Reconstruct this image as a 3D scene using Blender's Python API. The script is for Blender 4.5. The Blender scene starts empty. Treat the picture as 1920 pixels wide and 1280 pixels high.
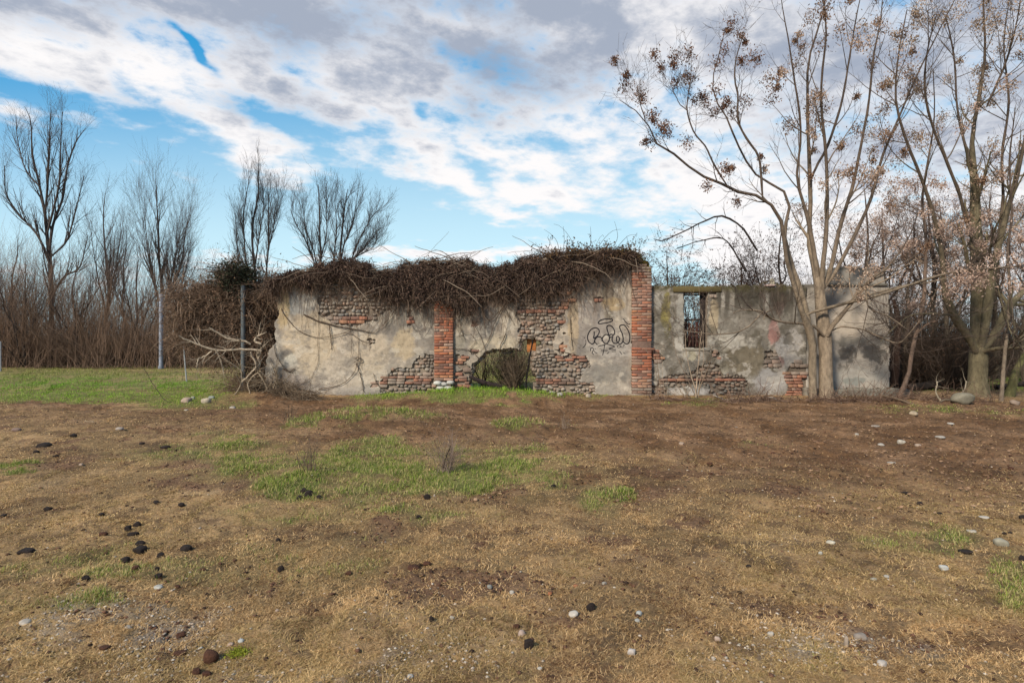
import bpy, math, random
import numpy as np
from mathutils import Vector
RS = np.random.RandomState
rng = RS(7)
random.seed(7)
F = 1067.0; HC = 1.4; HY = 632.0; WY = 13.8          # focal length in photo px, eye height, horizon row, depth of the wall

# ------------------------------------------------------------------ camera, exposure
sc = bpy.context.scene
cam = bpy.data.cameras.new('camera'); co = bpy.data.objects.new('camera', cam); sc.collection.objects.link(co)
co.location = (0, 0, HC); co.rotation_euler = (math.radians(90), 0, 0)
cam.sensor_width = 36; cam.lens = 36 * F / 1920; cam.shift_y = -8 / 1920; cam.clip_end = 3000; cam.clip_start = 0.05
sc.camera = co
sc.view_settings.view_transform = 'Standard'; sc.view_settings.look = 'None'
sc.view_settings.exposure = 0.22; sc.view_settings.gamma = 1
sc.cycles.max_bounces = 5; sc.cycles.diffuse_bounces = 3; sc.cycles.transparent_max_bounces = 4
sc.cycles.use_denoising = True

SUN_EL, SUN_AZ = 37, 218      # azimuth clockwise from +Y: behind the camera, a little to the left
# ------------------------------------------------------------------ world
w = bpy.data.worlds.new('World'); sc.world = w; w.use_nodes = True
nt = w.node_tree; nt.nodes.clear(); NL = nt.links
def nd(t, **kw):
    n = nt.nodes.new(t)
    for k, v in kw.items(): setattr(n, k, v)
    return n
def put(s, v):
    if isinstance(v, (int, float)): s.default_value = v
    elif isinstance(v, tuple): s.default_value = v
    else: NL.new(v, s)
def m(op, a, b=None, c=None, clamp=False):
    n = nd('ShaderNodeMath', operation=op, use_clamp=clamp)
    put(n.inputs[0], a)
    if b is not None: put(n.inputs[1], b)
    if c is not None: put(n.inputs[2], c)
    return n.outputs[0]
def sstep(x, lo, hi):
    n = nd('ShaderNodeMapRange', interpolation_type='SMOOTHSTEP'); put(n.inputs[0], x)
    n.inputs[1].default_value = lo; n.inputs[2].default_value = hi; n.inputs[3].default_value = 0; n.inputs[4].default_value = 1
    return n.outputs[0]
def mixc(f, a, b):
    n = nd('ShaderNodeMix', data_type='RGBA'); put(n.inputs[0], f); put(n.inputs[6], a); put(n.inputs[7], b); return n.outputs[2]
tc = nd('ShaderNodeTexCoord'); sx = nd('ShaderNodeSeparateXYZ'); NL.new(tc.outputs['Generated'], sx.inputs[0])
dx, dy, dz = sx.outputs
yy = m('MAXIMUM', dy, 0.12)
U = m('ADD', 0.96, m('MULTIPLY', m('DIVIDE', dx, yy), 1.067))
V = m('SUBTRACT', 0.632, m('MULTIPLY', m('DIVIDE', dz, yy), 1.067))
den = m('ADD', m('MAXIMUM', dz, 0.0), 0.15)
qx = m('DIVIDE', dx, den); qy = m('DIVIDE', dy, den)
ca, sa = math.cos(math.radians(39)), math.sin(math.radians(39))
rx = m('ADD', m('MULTIPLY', qx, ca), m('MULTIPLY', qy, sa)); ry = m('SUBTRACT', m('MULTIPLY', qy, ca), m('MULTIPLY', qx, sa))
def noise(sxk, syk, scale, detail, rough=0.55, off=0.0, dist=0.0):
    cb = nd('ShaderNodeCombineXYZ'); put(cb.inputs[0], m('MULTIPLY', rx, sxk)); put(cb.inputs[1], m('MULTIPLY', ry, syk)); cb.inputs[2].default_value = off
    n = nd('ShaderNodeTexNoise'); NL.new(cb.outputs[0], n.inputs['Vector'])
    n.inputs['Scale'].default_value = scale; n.inputs['Detail'].default_value = detail; n.inputs['Roughness'].default_value = rough
    n.inputs['Distortion'].default_value = dist
    return n.outputs['Fac']
nA = noise(0.8, 1.0, 3.6, 9, 0.6, 1.3, 0.15)
nB = noise(0.7, 1.0, 1.5, 5, 0.5, 5.7, 0.2)
nC = noise(0.95, 1.0, 7.0, 8, 0.62, 9.1)
fc = nd('ShaderNodeFloatCurve')
put(fc.inputs['Value'], m('DIVIDE', m('ADD', U, 0.5), 3.0, clamp=True))
cv = fc.mapping.curves[0]
edge = [(-0.5, .10), (0, .165), (.2, .215), (.4, .275), (.5, .315), (.56, .31), (.62, .265), (.72, .295), (.82, .335), (.95, .385), (1.1, .39), (1.2, .40), (1.3, .45), (1.4, .56), (1.6, .62), (2.5, .62)]
while len(cv.points) < len(edge): cv.points.new(0.5, 0.5)
for p, (a, b) in zip(cv.points, edge): p.location = ((a + .5) / 3.0, b); p.handle_type = 'AUTO_CLAMPED'
fc.mapping.update()
E = fc.outputs[0]
U0, V0 = U, V
nW1 = noise(0.8, 1.0, 2.6, 4, .6, 21.0); nW2 = noise(0.8, 1.0, 2.6, 4, .6, 33.0)
U = m('ADD', U, m('MULTIPLY', m('SUBTRACT', nW1, .5), .16)); V = m('ADD', V, m('MULTIPLY', m('SUBTRACT', nW2, .5), .10))
def blob(u, v, ru, rv, ang=0.0):
    c, s = math.cos(math.radians(ang)), math.sin(math.radians(ang))
    du = m('SUBTRACT', U, u); dv = m('SUBTRACT', V, v)
    a = m('DIVIDE', m('ADD', m('MULTIPLY', du, c), m('MULTIPLY', dv, s)), ru)
    b = m('DIVIDE', m('SUBTRACT', m('MULTIPLY', dv, c), m('MULTIPLY', du, s)), rv)
    return m('EXPONENT', m('MULTIPLY', m('ADD', m('MULTIPLY', a, a), m('MULTIPLY', b, b)), -1.0))
def total(L):
    r = L[0]
    for x in L[1:]: r = m('ADD', r, x)
    return r
holes = total([m('MULTIPLY', blob(*b[:5]), b[5]) for b in [
    (.365, .095, .05, .009, 52, 1.0), (.05, .172, .11, .022, 20, .9), (.235, .165, .05, .02, 40, .35), (.50, .215, .10, .022, 18, .5), (.59, .245, .06, .02, 25, .35),
    (.768, .205, .03, .014, 40, .6), (.85, .10, .03, .02, 40, .35), (.93, .125, .06, .05, 30, .25), (.72, .265, .05, .02, 30, .45), (.865, .285, .03, .02, 30, .5),
    (1.03, .25, .07, .03, 20, .3), (1.02, .345, .05, .02, 10, .3), (1.17, .27, .04, .03, 0, .4), (.90, .33, .05, .02, 35, .4)]])
puffs = total([m('MULTIPLY', blob(*b[:5]), b[5]) for b in [
    (.46, .265, .10, .035, 25, .45), (.88, .355, .09, .02, 22, .5), (1.02, .355, .06, .018, 0, .6), (.745, .315, .05, .012, 15, .4), (.95, .402, .035, .01, 0, .55),
    (.85, .475, .24, .018, 3, 1.2), (.60, .485, .25, .022, 0, .7), (.20, .275, .03, .02, 20, .25), (.02, .215, .06, .03, 15, .7), (.15, .23, .05, .02, 30, .35), (1.45, .50, .3, .08, 0, .5), (1.28, .05, .22, .07, 0, .75), (.58, -.01, .15, .03, 0, .5), (.25, .52, .4, .05, 0, .8)]])
s0 = m('MULTIPLY', m('SUBTRACT', E, V), 7.0)
s0 = m('MINIMUM', s0, 0.40)
s0 = m('MAXIMUM', s0, -0.9)
frontm = sstep(dy, 0.12, 0.3)
s0 = m('ADD', m('MULTIPLY', s0, frontm), m('MULTIPLY', m('SUBTRACT', 1.0, frontm), 0.2))
cover = m('ADD', s0, m('MULTIPLY', m('SUBTRACT', nA, 0.5), 2.3))
cover = m('ADD', cover, m('MULTIPLY', m('SUBTRACT', nC, 0.5), 2.0))
cover = m('SUBTRACT', cover, m('MULTIPLY', holes, frontm)); cover = m('ADD', cover, m('MULTIPLY', puffs, frontm))
cov = sstep(cover, -0.30, 0.60)
# shade of the cloud bases: thicker and higher is greyer
grey = m('ADD', m('MULTIPLY', m('SUBTRACT', nB, 0.5), 2.2), m('MULTIPLY', m('SUBTRACT', nA, .5), .9))
grey = m('ADD', grey, m('MULTIPLY', m('SUBTRACT', 0.20, V), 2.0)); grey = m('ADD', grey, m('MULTIPLY', m('SUBTRACT', nC, .5), 1.5)); grey = m('SUBTRACT', grey, m('MULTIPLY', m('SUBTRACT', .55, cover), .5))
grey = m('ADD', grey, total([m('MULTIPLY', blob(*b[:5]), b[5]) for b in [(.95, .14, .16, .05, 25, .5), (.52, .06, .12, .05, 20, .35), (1.1, .12, .25, .06, 0, .3), (.42, .19, .09, .025, 20, .3), (.88, .21, .06, .03, 20, .35),
      (.05, .10, .12, .04, 15, -.35), (.85, .04, .12, .04, 10, -.35), (.3, .14, .12, .04, 25, -.4), (1.05, .29, .15, .05, 0, -.3), (1.6, .15, .45, .2, 0, .12)]]))
grey = sstep(grey, -0.25, 0.85)
hz = m('POWER', sstep(V0, 0.0, 0.56), 1.15)
# the clear sky: NISHITA for its gradient, tinted to the photograph's cyan
sky = nd('ShaderNodeTexSky', sky_type='NISHITA'); sky.sun_disc = False
sky.sun_elevation = math.radians(SUN_EL); sky.sun_rotation = math.radians(SUN_AZ); sky.air_density = 1.0; sky.dust_density = 0.6; sky.ozone_density = 1.5
tint = nd('ShaderNodeMix', data_type='RGBA', blend_type='MULTIPLY'); tint.inputs[0].default_value = 1; NL.new(sky.outputs[0], tint.inputs[6]); tint.inputs[7].default_value = (0.9, 1.25, 1.25, 1)
blue = mixc(hz, (0.1, 2.9, 6.2, 1), (5.9, 8.1, 8.9, 1))
blue = mixc(0.9, tint.outputs[2], blue)
white = (8.6, 8.4, 8.4, 1); dark = (3.3, 3.75, 4.65, 1)
cl = mixc(grey, white, dark)
col = mixc(cov, blue, cl)
bg = nd('ShaderNodeBackground'); bg.inputs[1].default_value = 0.10; NL.new(col, bg.inputs[0])
wo = nd('ShaderNodeOutputWorld'); NL.new(bg.outputs[0], wo.inputs[0])

sl = bpy.data.lights.new('sun', 'SUN'); sl.energy = 4.4; sl.angle = math.radians(8); sl.color = (1.0, .90, .76)
so = bpy.data.objects.new('sun', sl); sc.collection.objects.link(so)
az, el = math.radians(SUN_AZ), math.radians(SUN_EL)
sd = Vector((math.sin(az) * math.cos(el), math.cos(az) * math.cos(el), math.sin(el)))
so.rotation_euler = sd.to_track_quat('Z', 'Y').to_euler(); so.location = (-5, -10, 20)

# ------------------------------------------------------------------ numpy noise
_perm = RS(11).permutation(4096)
def _h(ix, iy, s): return _perm[(_perm[(_perm[ix & 4095] + iy) & 4095] + s) & 4095] / 4095.0
def vnoise(x, y, s=0):
    x = np.asarray(x, float); y = np.asarray(y, float)
    ix = np.floor(x).astype(int); iy = np.floor(y).astype(int); fx = x - ix; fy = y - iy
    fx = fx * fx * (3 - 2 * fx); fy = fy * fy * (3 - 2 * fy)
    a = _h(ix, iy, s); b = _h(ix + 1, iy, s); c = _h(ix, iy + 1, s); d = _h(ix + 1, iy + 1, s)
    return (a * (1 - fx) + b * fx) * (1 - fy) + (c * (1 - fx) + d * fx) * fy
def fbm(x, y, o=4, s=0, g=.5):
    r = 0; a = 1; t = 0
    for i in range(o):
        r = r + a * vnoise(x * 2 ** i + 17.3 * i, y * 2 ** i - 9.1 * i, s + i); t += a; a *= g
    return r / t
def ss(x, a, b):
    t = np.clip((x - a) / (b - a), 0, 1); return t * t * (3 - 2 * t)
def lerp(a, b, t):
    t = np.asarray(t)[..., None]; return np.asarray(a) * (1 - t) + np.asarray(b) * t

# ------------------------------------------------------------------ mesh helpers
def link(o, parent=None):
    sc.collection.objects.link(o)
    if parent: o.parent = parent
    return o
def mesh_obj(name, v, quads=None, tris=None, mat=None, parent=None, col=None, smooth=True):
    me = bpy.data.meshes.new(name); v = np.asarray(v, np.float32)
    q = np.zeros((0, 4), np.int32) if quads is None else np.asarray(quads, np.int32).reshape(-1, 4)
    t = np.zeros((0, 3), np.int32) if tris is None else np.asarray(tris, np.int32).reshape(-1, 3)
    me.vertices.add(len(v)); me.vertices.foreach_set('co', v.ravel())
    me.loops.add(len(q) * 4 + len(t) * 3); me.loops.foreach_set('vertex_index', np.concatenate([q.ravel(), t.ravel()]))
    st = np.concatenate([np.arange(len(q)) * 4, len(q) * 4 + np.arange(len(t)) * 3]).astype(np.int32)
    me.polygons.add(len(st)); me.polygons.foreach_set('loop_start', st)
    if smooth: me.polygons.foreach_set('use_smooth', np.ones(len(st), bool))
    me.update(calc_edges=True)
    if col is not None:
        c = np.ones((len(v), 4), np.float32); c[:, :3] = col
        at = me.color_attributes.new('Col', 'FLOAT_COLOR', 'POINT'); at.data.foreach_set('color', c.ravel())
    if mat: me.materials.append(mat)
    return link(bpy.data.objects.new(name, me), parent)
def tag(o, label=None, cat=None, group=None, kind=None):
    for k, x in (('label', label), ('category', cat), ('group', group), ('kind', kind)):
        if x: o[k] = x
    return o
def empty(name, loc, label, cat, group=None):
    o = bpy.data.objects.new(name, None); o.location = loc; o.empty_display_size = .2; link(o); return tag(o, label, cat, group)
class Geo:
    """collects vertices, faces and colours, then links them as ONE mesh object (world coordinates, placed relative to its parent)."""
    def __init__(s): s.v = []; s.q = []; s.t = []; s.c = []; s.n = 0; s.lines = {}
    def add(s, v, q=None, t=None, c=(1, 1, 1)):
        v = np.asarray(v, float).reshape(-1, 3)
        if q is not None and len(q): s.q.append(np.asarray(q).reshape(-1, 4) + s.n)
        if t is not None and len(t): s.t.append(np.asarray(t).reshape(-1, 3) + s.n)
        s.v.append(v); s.c.append(np.broadcast_to(np.asarray(c, float), v.shape)); s.n += len(v)
    def tubes(s, P, R, sides=4, c=(1, 1, 1)):
        P = np.asarray(P, float); R = np.asarray(R, float)
        if len(P) == 0: return
        M, k, _ = P.shape
        T = np.empty_like(P); T[:, 1:-1] = P[:, 2:] - P[:, :-2]; T[:, 0] = P[:, 1] - P[:, 0]; T[:, -1] = P[:, -1] - P[:, -2]
        T /= np.linalg.norm(T, axis=2, keepdims=True) + 1e-9
        mean = T.mean(1); ref = np.where(np.abs(mean[:, 2:3]) > .75, np.array([[1., 0.13, 0]]), np.array([[0.05, .1, 1.]]))
        A = np.cross(T, ref[:, None, :]); A /= np.linalg.norm(A, axis=2, keepdims=True) + 1e-9
        B = np.cross(T, A)
        th = np.arange(sides) / sides * 2 * np.pi
        V = P[:, :, None, :] + R[:, :, None, None] * (A[:, :, None, :] * np.cos(th)[None, None, :, None] + B[:, :, None, :] * np.sin(th)[None, None, :, None])
        idx = np.arange(M * k * sides).reshape(M, k, sides); nx = np.roll(idx, -1, 2)
        q = np.stack([idx[:, :-1], idx[:, 1:], nx[:, 1:], nx[:, :-1]], -1).reshape(-1, 4)
        c = np.asarray(c, float)
        if c.ndim == 1: cc = np.broadcast_to(c, V.shape)
        elif c.ndim == 2: cc = np.broadcast_to(c[:, None, None, :], V.shape)
        else: cc = np.broadcast_to(c[:, :, None, :], V.shape)
        s.add(V.reshape(-1, 3), q=q, c=cc.reshape(-1, 3))
    def quads(s, pos, sx, sy, c, r, flat=0.0, hang=0.0):
        """small leaf faces at pos with random orientation; hang > 0 points their long axis down."""
        n = len(pos); a = r.normal(size=(n, 3)); a[:, 2] *= (1 - flat); a[:, 2] -= hang * 2
        a /= np.linalg.norm(a, axis=1, keepdims=True); b = np.cross(a, r.normal(size=(n, 3))); b /= np.linalg.norm(b, axis=1, keepdims=True) + 1e-9
        nn = np.cross(a, b); sx = np.broadcast_to(sx, (n,))[:, None]; sy = np.broadcast_to(sy, (n,))[:, None]
        V = np.stack([pos - a * sy, pos + b * sx * .5 + nn * sx * .15, pos + a * sy, pos - b * sx * .5 + nn * sx * .15], 1)
        cc = np.broadcast_to(np.asarray(c, float)[:, None, :] if np.ndim(c) == 2 else c, V.shape)
        s.add(V.reshape(-1, 3), q=np.arange(n * 4).reshape(-1, 4), c=cc.reshape(-1, 3))
    def build(s, name, mat, parent=None, smooth=True, origin=None):
        v = np.concatenate(s.v)
        o0 = np.array(parent.location if parent else (origin or (0, 0, 0)), float)
        if parent and parent.parent: o0 = o0 + np.array(parent.parent.location)
        ob = mesh_obj(name, v - o0, np.concatenate(s.q) if s.q else None, np.concatenate(s.t) if s.t else None, mat, parent, np.concatenate(s.c), smooth)
        if not parent: ob.location = o0
        return ob

# ------------------------------------------------------------------ materials
def material(name, rough=.85, vary=.25, scale=30, bump=.3, bscale=60, bdist=.01, trans=0.0, spec=.2, stretch=None, vscale2=None):
    mt = bpy.data.materials.new(name); mt.use_nodes = True; n = mt.node_tree; L = n.links
    b = n.nodes['Principled BSDF']; b.inputs['Roughness'].default_value = rough; b.inputs['Specular IOR Level'].default_value = spec
    at = n.nodes.new('ShaderNodeAttribute'); at.attribute_name = 'Col'
    t = n.nodes.new('ShaderNodeTexCoord'); mp = n.nodes.new('ShaderNodeMapping'); L.new(t.outputs['Object'], mp.inputs[0])
    if stretch: mp.inputs['Scale'].default_value = stretch
    nz = n.nodes.new('ShaderNodeTexNoise'); nz.inputs['Scale'].default_value = scale; nz.inputs['Detail'].default_value = 5; nz.inputs['Roughness'].default_value = .65; L.new(mp.outputs[0], nz.inputs['Vector'])
    mr = n.nodes.new('ShaderNodeMapRange'); mr.inputs[1].default_value = .25; mr.inputs[2].default_value = .75; mr.inputs[3].default_value = 1 - vary; mr.inputs[4].default_value = 1 + vary; L.new(nz.outputs[0], mr.inputs[0])
    mx = n.nodes.new('ShaderNodeMix'); mx.data_type = 'RGBA'; mx.blend_type = 'MULTIPLY'; mx.inputs[0].default_value = 1
    L.new(at.outputs['Color'], mx.inputs[6]); L.new(mr.outputs[0], mx.inputs[7]); L.new(mx.outputs[2], b.inputs['Base Color'])
    if bump:
        n2 = n.nodes.new('ShaderNodeTexNoise'); n2.inputs['Scale'].default_value = bscale; n2.inputs['Detail'].default_value = 6; n2.inputs['Roughness'].default_value = .7; L.new(mp.outputs[0], n2.inputs['Vector'])
        bp = n.nodes.new('ShaderNodeBump'); bp.inputs['Strength'].default_value = bump; bp.inputs['Distance'].default_value = bdist; L.new(n2.outputs[0], bp.inputs['Height']); L.new(bp.outputs[0], b.inputs['Normal'])
    if trans:
        tr = n.nodes.new('ShaderNodeBsdfTranslucent'); L.new(mx.outputs[2], tr.inputs[0]); ms = n.nodes.new('ShaderNodeMixShader'); ms.inputs[0].default_value = trans
        L.new(b.outputs[0], ms.inputs[1]); L.new(tr.outputs[0], ms.inputs[2]); L.new(ms.outputs[0], n.nodes['Material Output'].inputs[0])
    return mt
M_ground = material('soil', .95, .38, 45, .9, 70, .03)
M_plaster = material('old_plaster', .9, .12, 9, .5, 40, .012)
M_stone = material('rubble_stone', .85, .25, 14, .6, 50, .02)
M_brick = material('old_brick', .88, .28, 25, .6, 90, .01)
M_conc = material('grey_concrete', .9, .15, 12, .5, 60, .01)
M_bark = material('bark', .9, .55, 14, 1.0, 45, .03, stretch=(1, 1, .35))
M_twig = material('twig', .9, .15, 10, 0)
M_leaf = material('dry_leaf', .85, .2, 40, 0, trans=.15)
M_grass = material('grass_blade', .8, .12, 3, 0, trans=.25, spec=.15)
M_peb = material('river_stone', .75, .22, 22, .4, 70, .01)
M_dung = material('dark_dung', .8, .3, 60, .9, 90, .02)
M_metal = material('galvanised_metal', .5, .15, 12, .2, 60, .003, spec=.5)
M_paint = material('spray_paint', .6, .2, 30, 0)
M_wood = material('weathered_wood', .9, .25, 8, .5, 30, .01, stretch=(1, 8, 1))

# ------------------------------------------------------------------ ground
def P(px, py, Y): return np.array([(px - 960) / F * Y, Y, HC - (py - HY) / F * Y])
def G(px, py):
    Y = HC * F / (py - HY); X = (px - 960) / F * Y
    return np.array([X, Y, float(height(X, Y))])
def pxy(x, y):
    yc = np.maximum(y, 1.2); return 960 + F * x / yc, HY + HC * F / yc
def gb(px, py, cx, cy, rx_, ry_): return np.exp(-(((px - cx) / rx_) ** 2 + ((py - cy) / ry_) ** 2))
def masks(x, y):
    px, py = pxy(x, y)
    n1 = fbm(x * .9, y * .9, 4, 3); n2 = fbm(x * 3.1, y * 3.1, 4, 21); n3 = fbm(x * .35, y * .35, 3, 40)
    wpx = px + (n1 - .5) * 120; wpy = py + (n2 - .5) * 26 * np.clip((py - HY) / 130, .25, 2) 
    wob = (fbm(x * 1.7, y * 1.7, 3, 60) - .5)
    # bare earth band in front of the wall, wider to the right
    lo = np.interp(px, [-600, 0, 300, 500, 560, 1000, 1150, 1400, 1700, 1920, 2600], [790, 792, 800, 812, 826, 832, 850, 885, 905, 925, 950])
    hi = np.interp(px, [-600, 0, 250, 380, 470, 600, 700, 1000, 1100, 1920, 2600], [748, 750, 765, 760, 735, 744, 754, 754, 742, 752, 752])
    sc_ = np.clip((py - HY) / 120, .3, 2)
    earth = ss(wpy, hi - 6, hi + 6) * (1 - ss(wpy, lo - 26 * sc_, lo + 34 * sc_))
    earth *= np.where(px < 480, .55, 1)
    for (a, b, c, d, k) in [(1105, 893, 60, 20, .9), (1200, 930, 60, 18, .8), (1290, 905, 90, 30, .5), (930, 935, 50, 14, .6), (1600, 960, 200, 40, .3), (780, 1067, 45, 14, .7), (1210, 1190, 40, 22, .6), (640, 822, 110, 9, 1), (800, 820, 60, 9, 1), (1050, 828, 60, 14, .9), (110, 758, 130, 5, 1), (300, 806, 40, 6, 1), (80, 838, 60, 12, .5), (1890, 1200, 60, 30, .6)]:
        earth = np.maximum(earth, k * ss(gb(wpx, wpy, a, b, c, d), .25, .6))
    green = np.zeros_like(px)
    for (a, b, c, d, k) in [(890, 748, 190, 10, 1.3), (130, 740, 330, 15, 1), (330, 744, 110, 22, .95), (150, 706, 400, 9, .6), (700, 788, 115, 20, .95), (555, 802, 42, 10, 1), (965, 797, 60, 13, .9), (770, 885, 360, 62, .42), (430, 850, 120, 30, .5), (500, 868, 120, 26, .8), (700, 848, 110, 22, .8), (560, 905, 90, 30, .85), (700, 895, 140, 34, .75), (900, 900, 130, 35, .9), (1040, 890, 70, 30, .5), (1150, 935, 60, 20, .5), (35, 880, 50, 9, .9),
                            (300, 860, 90, 20, .35), (1320, 753, 70, 7, .9), (1740, 768, 110, 9, .55), (1880, 775, 60, 14, .4), (1000, 735, 110, 8, .9), (760, 741, 100, 7, 1), (900, 732, 110, 12, 1), (1110, 742, 80, 5, .6), (1900, 1090, 60, 60, .35), (1560, 1240, 80, 30, .22), (150, 1060, 200, 40, .25), (500, 1060, 300, 60, .2), (100, 1130, 160, 30, .22), (1700, 1010, 150, 30, .3), (430, 760, 60, 6, .6), (1450, 830, 60, 8, .3), (1060, 800, 60, 10, .2), (650, 960, 300, 25, .3)]:
        green = np.maximum(green, k * ss(gb(wpx, wpy, a, b, c, d), .18, .75))
    far = ss(y, 14.2, 16.0)
    green = green * (1 - far) + far * np.clip(.75 + (n3 - .5) * 1.8, 0, 1) * np.where((py < 700) & (px < 430), .8, 1)
    earth = earth * (1 - far) + far * ss(n1, .55, .75) * .6
    nf = fbm(x * 7, y * 7, 3, 71); nm = fbm(x * 1.9 + 5, y * 3.2, 4, 73); green = np.clip(green * (.35 + 1.3 * n2) * (.45 + 1.1 * nf) * np.where(py < 765, 1, .55 + 1.0 * ss(nm, .38, .62)), 0, 1)
    return np.clip(earth, 0, 1), green, n1, n2, px, py
def height(x, y):
    x = np.asarray(x, float); y = np.asarray(y, float); px, py = pxy(x, y)
    h = (fbm(x * .25, y * .25, 3, 90) - .5) * .10 + (fbm(x * 1.6, y * 1.6, 3, 95) - .5) * .035
    h = h + (fbm(x * 4.2, y * 4.2, 3, 97) - .5) * .045
    h = h * ss(np.abs(y - 13.8), 0, 1.2) * .8 + h * .2
    h = h + .17 * gb(px, py, 700, 790, 110, 17) + .07 * gb(px, py, 965, 800, 60, 11) + .05 * gb(px, py, 900, 890, 120, 30) + .05 * gb(px, py, 560, 890, 90, 30)
    h = h + .22 * gb(px, py, 900, 748, 150, 8) + .12 * gb(px, py, 490, 742, 70, 10)
    return h * ss(y, .3, 2.5)
def make_ground():
    ys = np.concatenate([[-60, -30, -14, -6, -2, 0, .8], np.geomspace(1.5, 16, 620), np.geomspace(16.2, 60, 90), [75, 100, 150, 260, 500, 1100, 2200]])
    ex = np.geomspace(1.02, 1.0e3, 40); t = np.concatenate([-ex[::-1], np.linspace(-1, 1, 860), ex])
    W = 1.1 * np.abs(ys) + 3.5
    X = t[None, :] * W[:, None]; Y = np.broadcast_to(ys[:, None], X.shape)
    x = X.ravel(); y = Y.ravel()
    e, g, n1, n2, px, py = masks(x, y)
    near = ss(-y, -14, -3)
    z = height(x, y)
    clod = fbm(x * 14, y * 14, 3, 120); mott = fbm(x * 3.3, y * 3.3, 4, 333); clod2 = fbm(x * 38, y * 38, 2, 130)
    amp = np.where((y > 0) & (y < 16), 1, 0)
    z = z + amp * ((clod - .5) * (.022 + .05 * e) + (clod2 - .5) * .022)
    # a shallow hoof-pocked texture in the bare earth
    z = z - amp * e * .03 * ss(fbm(x * 5, y * 5, 2, 150), .6, .75)
    dry = lerp((.36, .228, .112), (.25, .165, .08), ss(n1, .4, .6))
    dry = lerp(dry, (.38, .26, .15), .6 * ss(n2, .55, .8)); dry = lerp(dry, (.13, .08, .045), .75 * ss(fbm(x * 6, y * 6, 3, 175), .52, .7)); dry = lerp(dry, (.16, .085, .05), .8 * ss(n2, .54, .66) * ss(n1, .42, .6))
    soil = lerp((.15, .080, .038), (.24, .140, .075), ss(fbm(x * 2.2, y * 2.2, 4, 170), .35, .7))
    grn = lerp((.10, .14, .03), (.20, .20, .06), n2)
    c = lerp(dry, grn, g * .8); c = lerp(c, soil, e * (1 - .6 * g))
    dk = ss(clod, .62, .8) * e; c = lerp(c, (.05, .03, .022), dk * .6)
    c = c * (.55 + .9 * mott)[:, None]
    # worn gravelly places close by
    gr = np.maximum(ss(gb(px, py, 230, 1170, 260, 60), .3, .8), np.maximum(ss(gb(px, py, 600, 1250, 300, 60), .4, .9), ss(gb(px, py, 1600, 1230, 260, 60), .4, .9))) * ss(n2, .42, .62)
    c = lerp(c, (.36, .31, .25), gr * .45)
    idx = np.arange(X.size).reshape(X.shape)
    q = np.stack([idx[:-1, :-1], idx[:-1, 1:], idx[1:, 1:], idx[1:, :-1]], -1).reshape(-1, 4)
    o = mesh_obj('ground', np.stack([x, y, z], 1), q, None, M_ground, None, c)
    tag(o, kind='structure')
make_ground()

# grass: real blades, thinner over the bare earth
def grass(name, label, n, y0, y1, wanted, dens, seed):
    r = RS(seed); u = r.rand(n)
    y = 1 / (1 / y0 + (1 / y1 - 1 / y0) * u)                     # even per picture row
    x = (r.rand(n) * 2 - 1) * (1.03 * y + 1.8)
    # gather into tufts
    cell = .05 + .006 * y; x = x + (fbm(x / cell * .2, y / cell * .2, 2, 201) - .5) * cell * 6; y = y + (fbm(x / cell * .2 + 50, y / cell * .2, 2, 207) - .5) * cell * 6
    e, g, n1, n2, px, py = masks(x, y)
    keep = r.rand(n) < dens(e, g, n1, n2, px, py, x, y)
    inside = (y > 13.7) & (y < 14.3) & (x > -6.2) & (x < 9.3)
    keep &= ~inside
    x, y, e, g, n1, n2 = [a[keep] for a in (x, y, e, g, n1, n2)]; n = len(x)
    z = height(x, y) + (fbm(x * 14, y * 14, 3, 120) - .5) * (.022 + .05 * e) - .004
    L, wd, tilt, c = wanted(e, g, n1, n2, x, y, r)
    a = r.rand(n) * 2 * np.pi; a2 = a + np.pi / 2 + r.normal(size=n) * .4
    p = np.stack([x, y, z], 1); d = np.stack([np.cos(a) * np.sin(tilt), np.sin(a) * np.sin(tilt), np.cos(tilt)], 1); s = np.stack([np.cos(a2), np.sin(a2), np.zeros(n)], 1)
    mid = p + d * (L * .55)[:, None] + np.array([0, 0, 1]) * (L * .08)[:, None]
    tip = p + d * L[:, None] - np.array([0, 0, 1]) * (L * .12 * np.sin(tilt))[:, None]; sw = s * wd[:, None]
    V = np.stack([p - sw, p + sw, mid + sw * .7, mid - sw * .7, tip], 1).reshape(-1, 3); b = np.arange(n)[:, None] * 5
    o = mesh_obj(name, V, b + np.array([[0, 1, 2, 3]]), b + np.array([[3, 2, 4]]), M_grass, None, np.repeat(c, 5, 0))
    tag(o, label, 'grass', kind='stuff'); return o
def w_dry(e, g, n1, n2, x, y, r):
    n = len(x); L = (.014 + .022 * r.rand(n) ** 1.4) * (1 + .4 * n2) + y * .0015; wd = .0006 + y * .0003
    tilt = 1.0 + .5 * r.rand(n); k = r.rand(n)
    c = lerp((.33, .20, .08), (.88, .60, .31), k ** 1.5); c = c * (.6 + .8 * fbm(x * 2.3, y * 2.3, 4, 350))[:, None]; c = lerp(c, (.17, .09, .05), ss(r.rand(n) + .5 * ss(fbm(x * 5, y * 5, 3, 360), .5, .75), .8, 1.0)); c = lerp(c, (.26, .25, .08), np.clip(g * 1.1 + (n1 < .45) * .25, 0, 1) * (r.rand(n) < .7))
    return L, wd, tilt, c
grass('dry_grass', 'short dry straw coloured grass matted over the open foreground', 1050000, 1.9, 13.2, w_dry, lambda e, g, n1, n2, px, py, x, y: np.clip(1.0 - .93 * e, 0, 1) * (1 - .5 * g) * (1 - .75 * ss(n2, .54, .66) * ss(n1, .42, .6)), 5)
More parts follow.
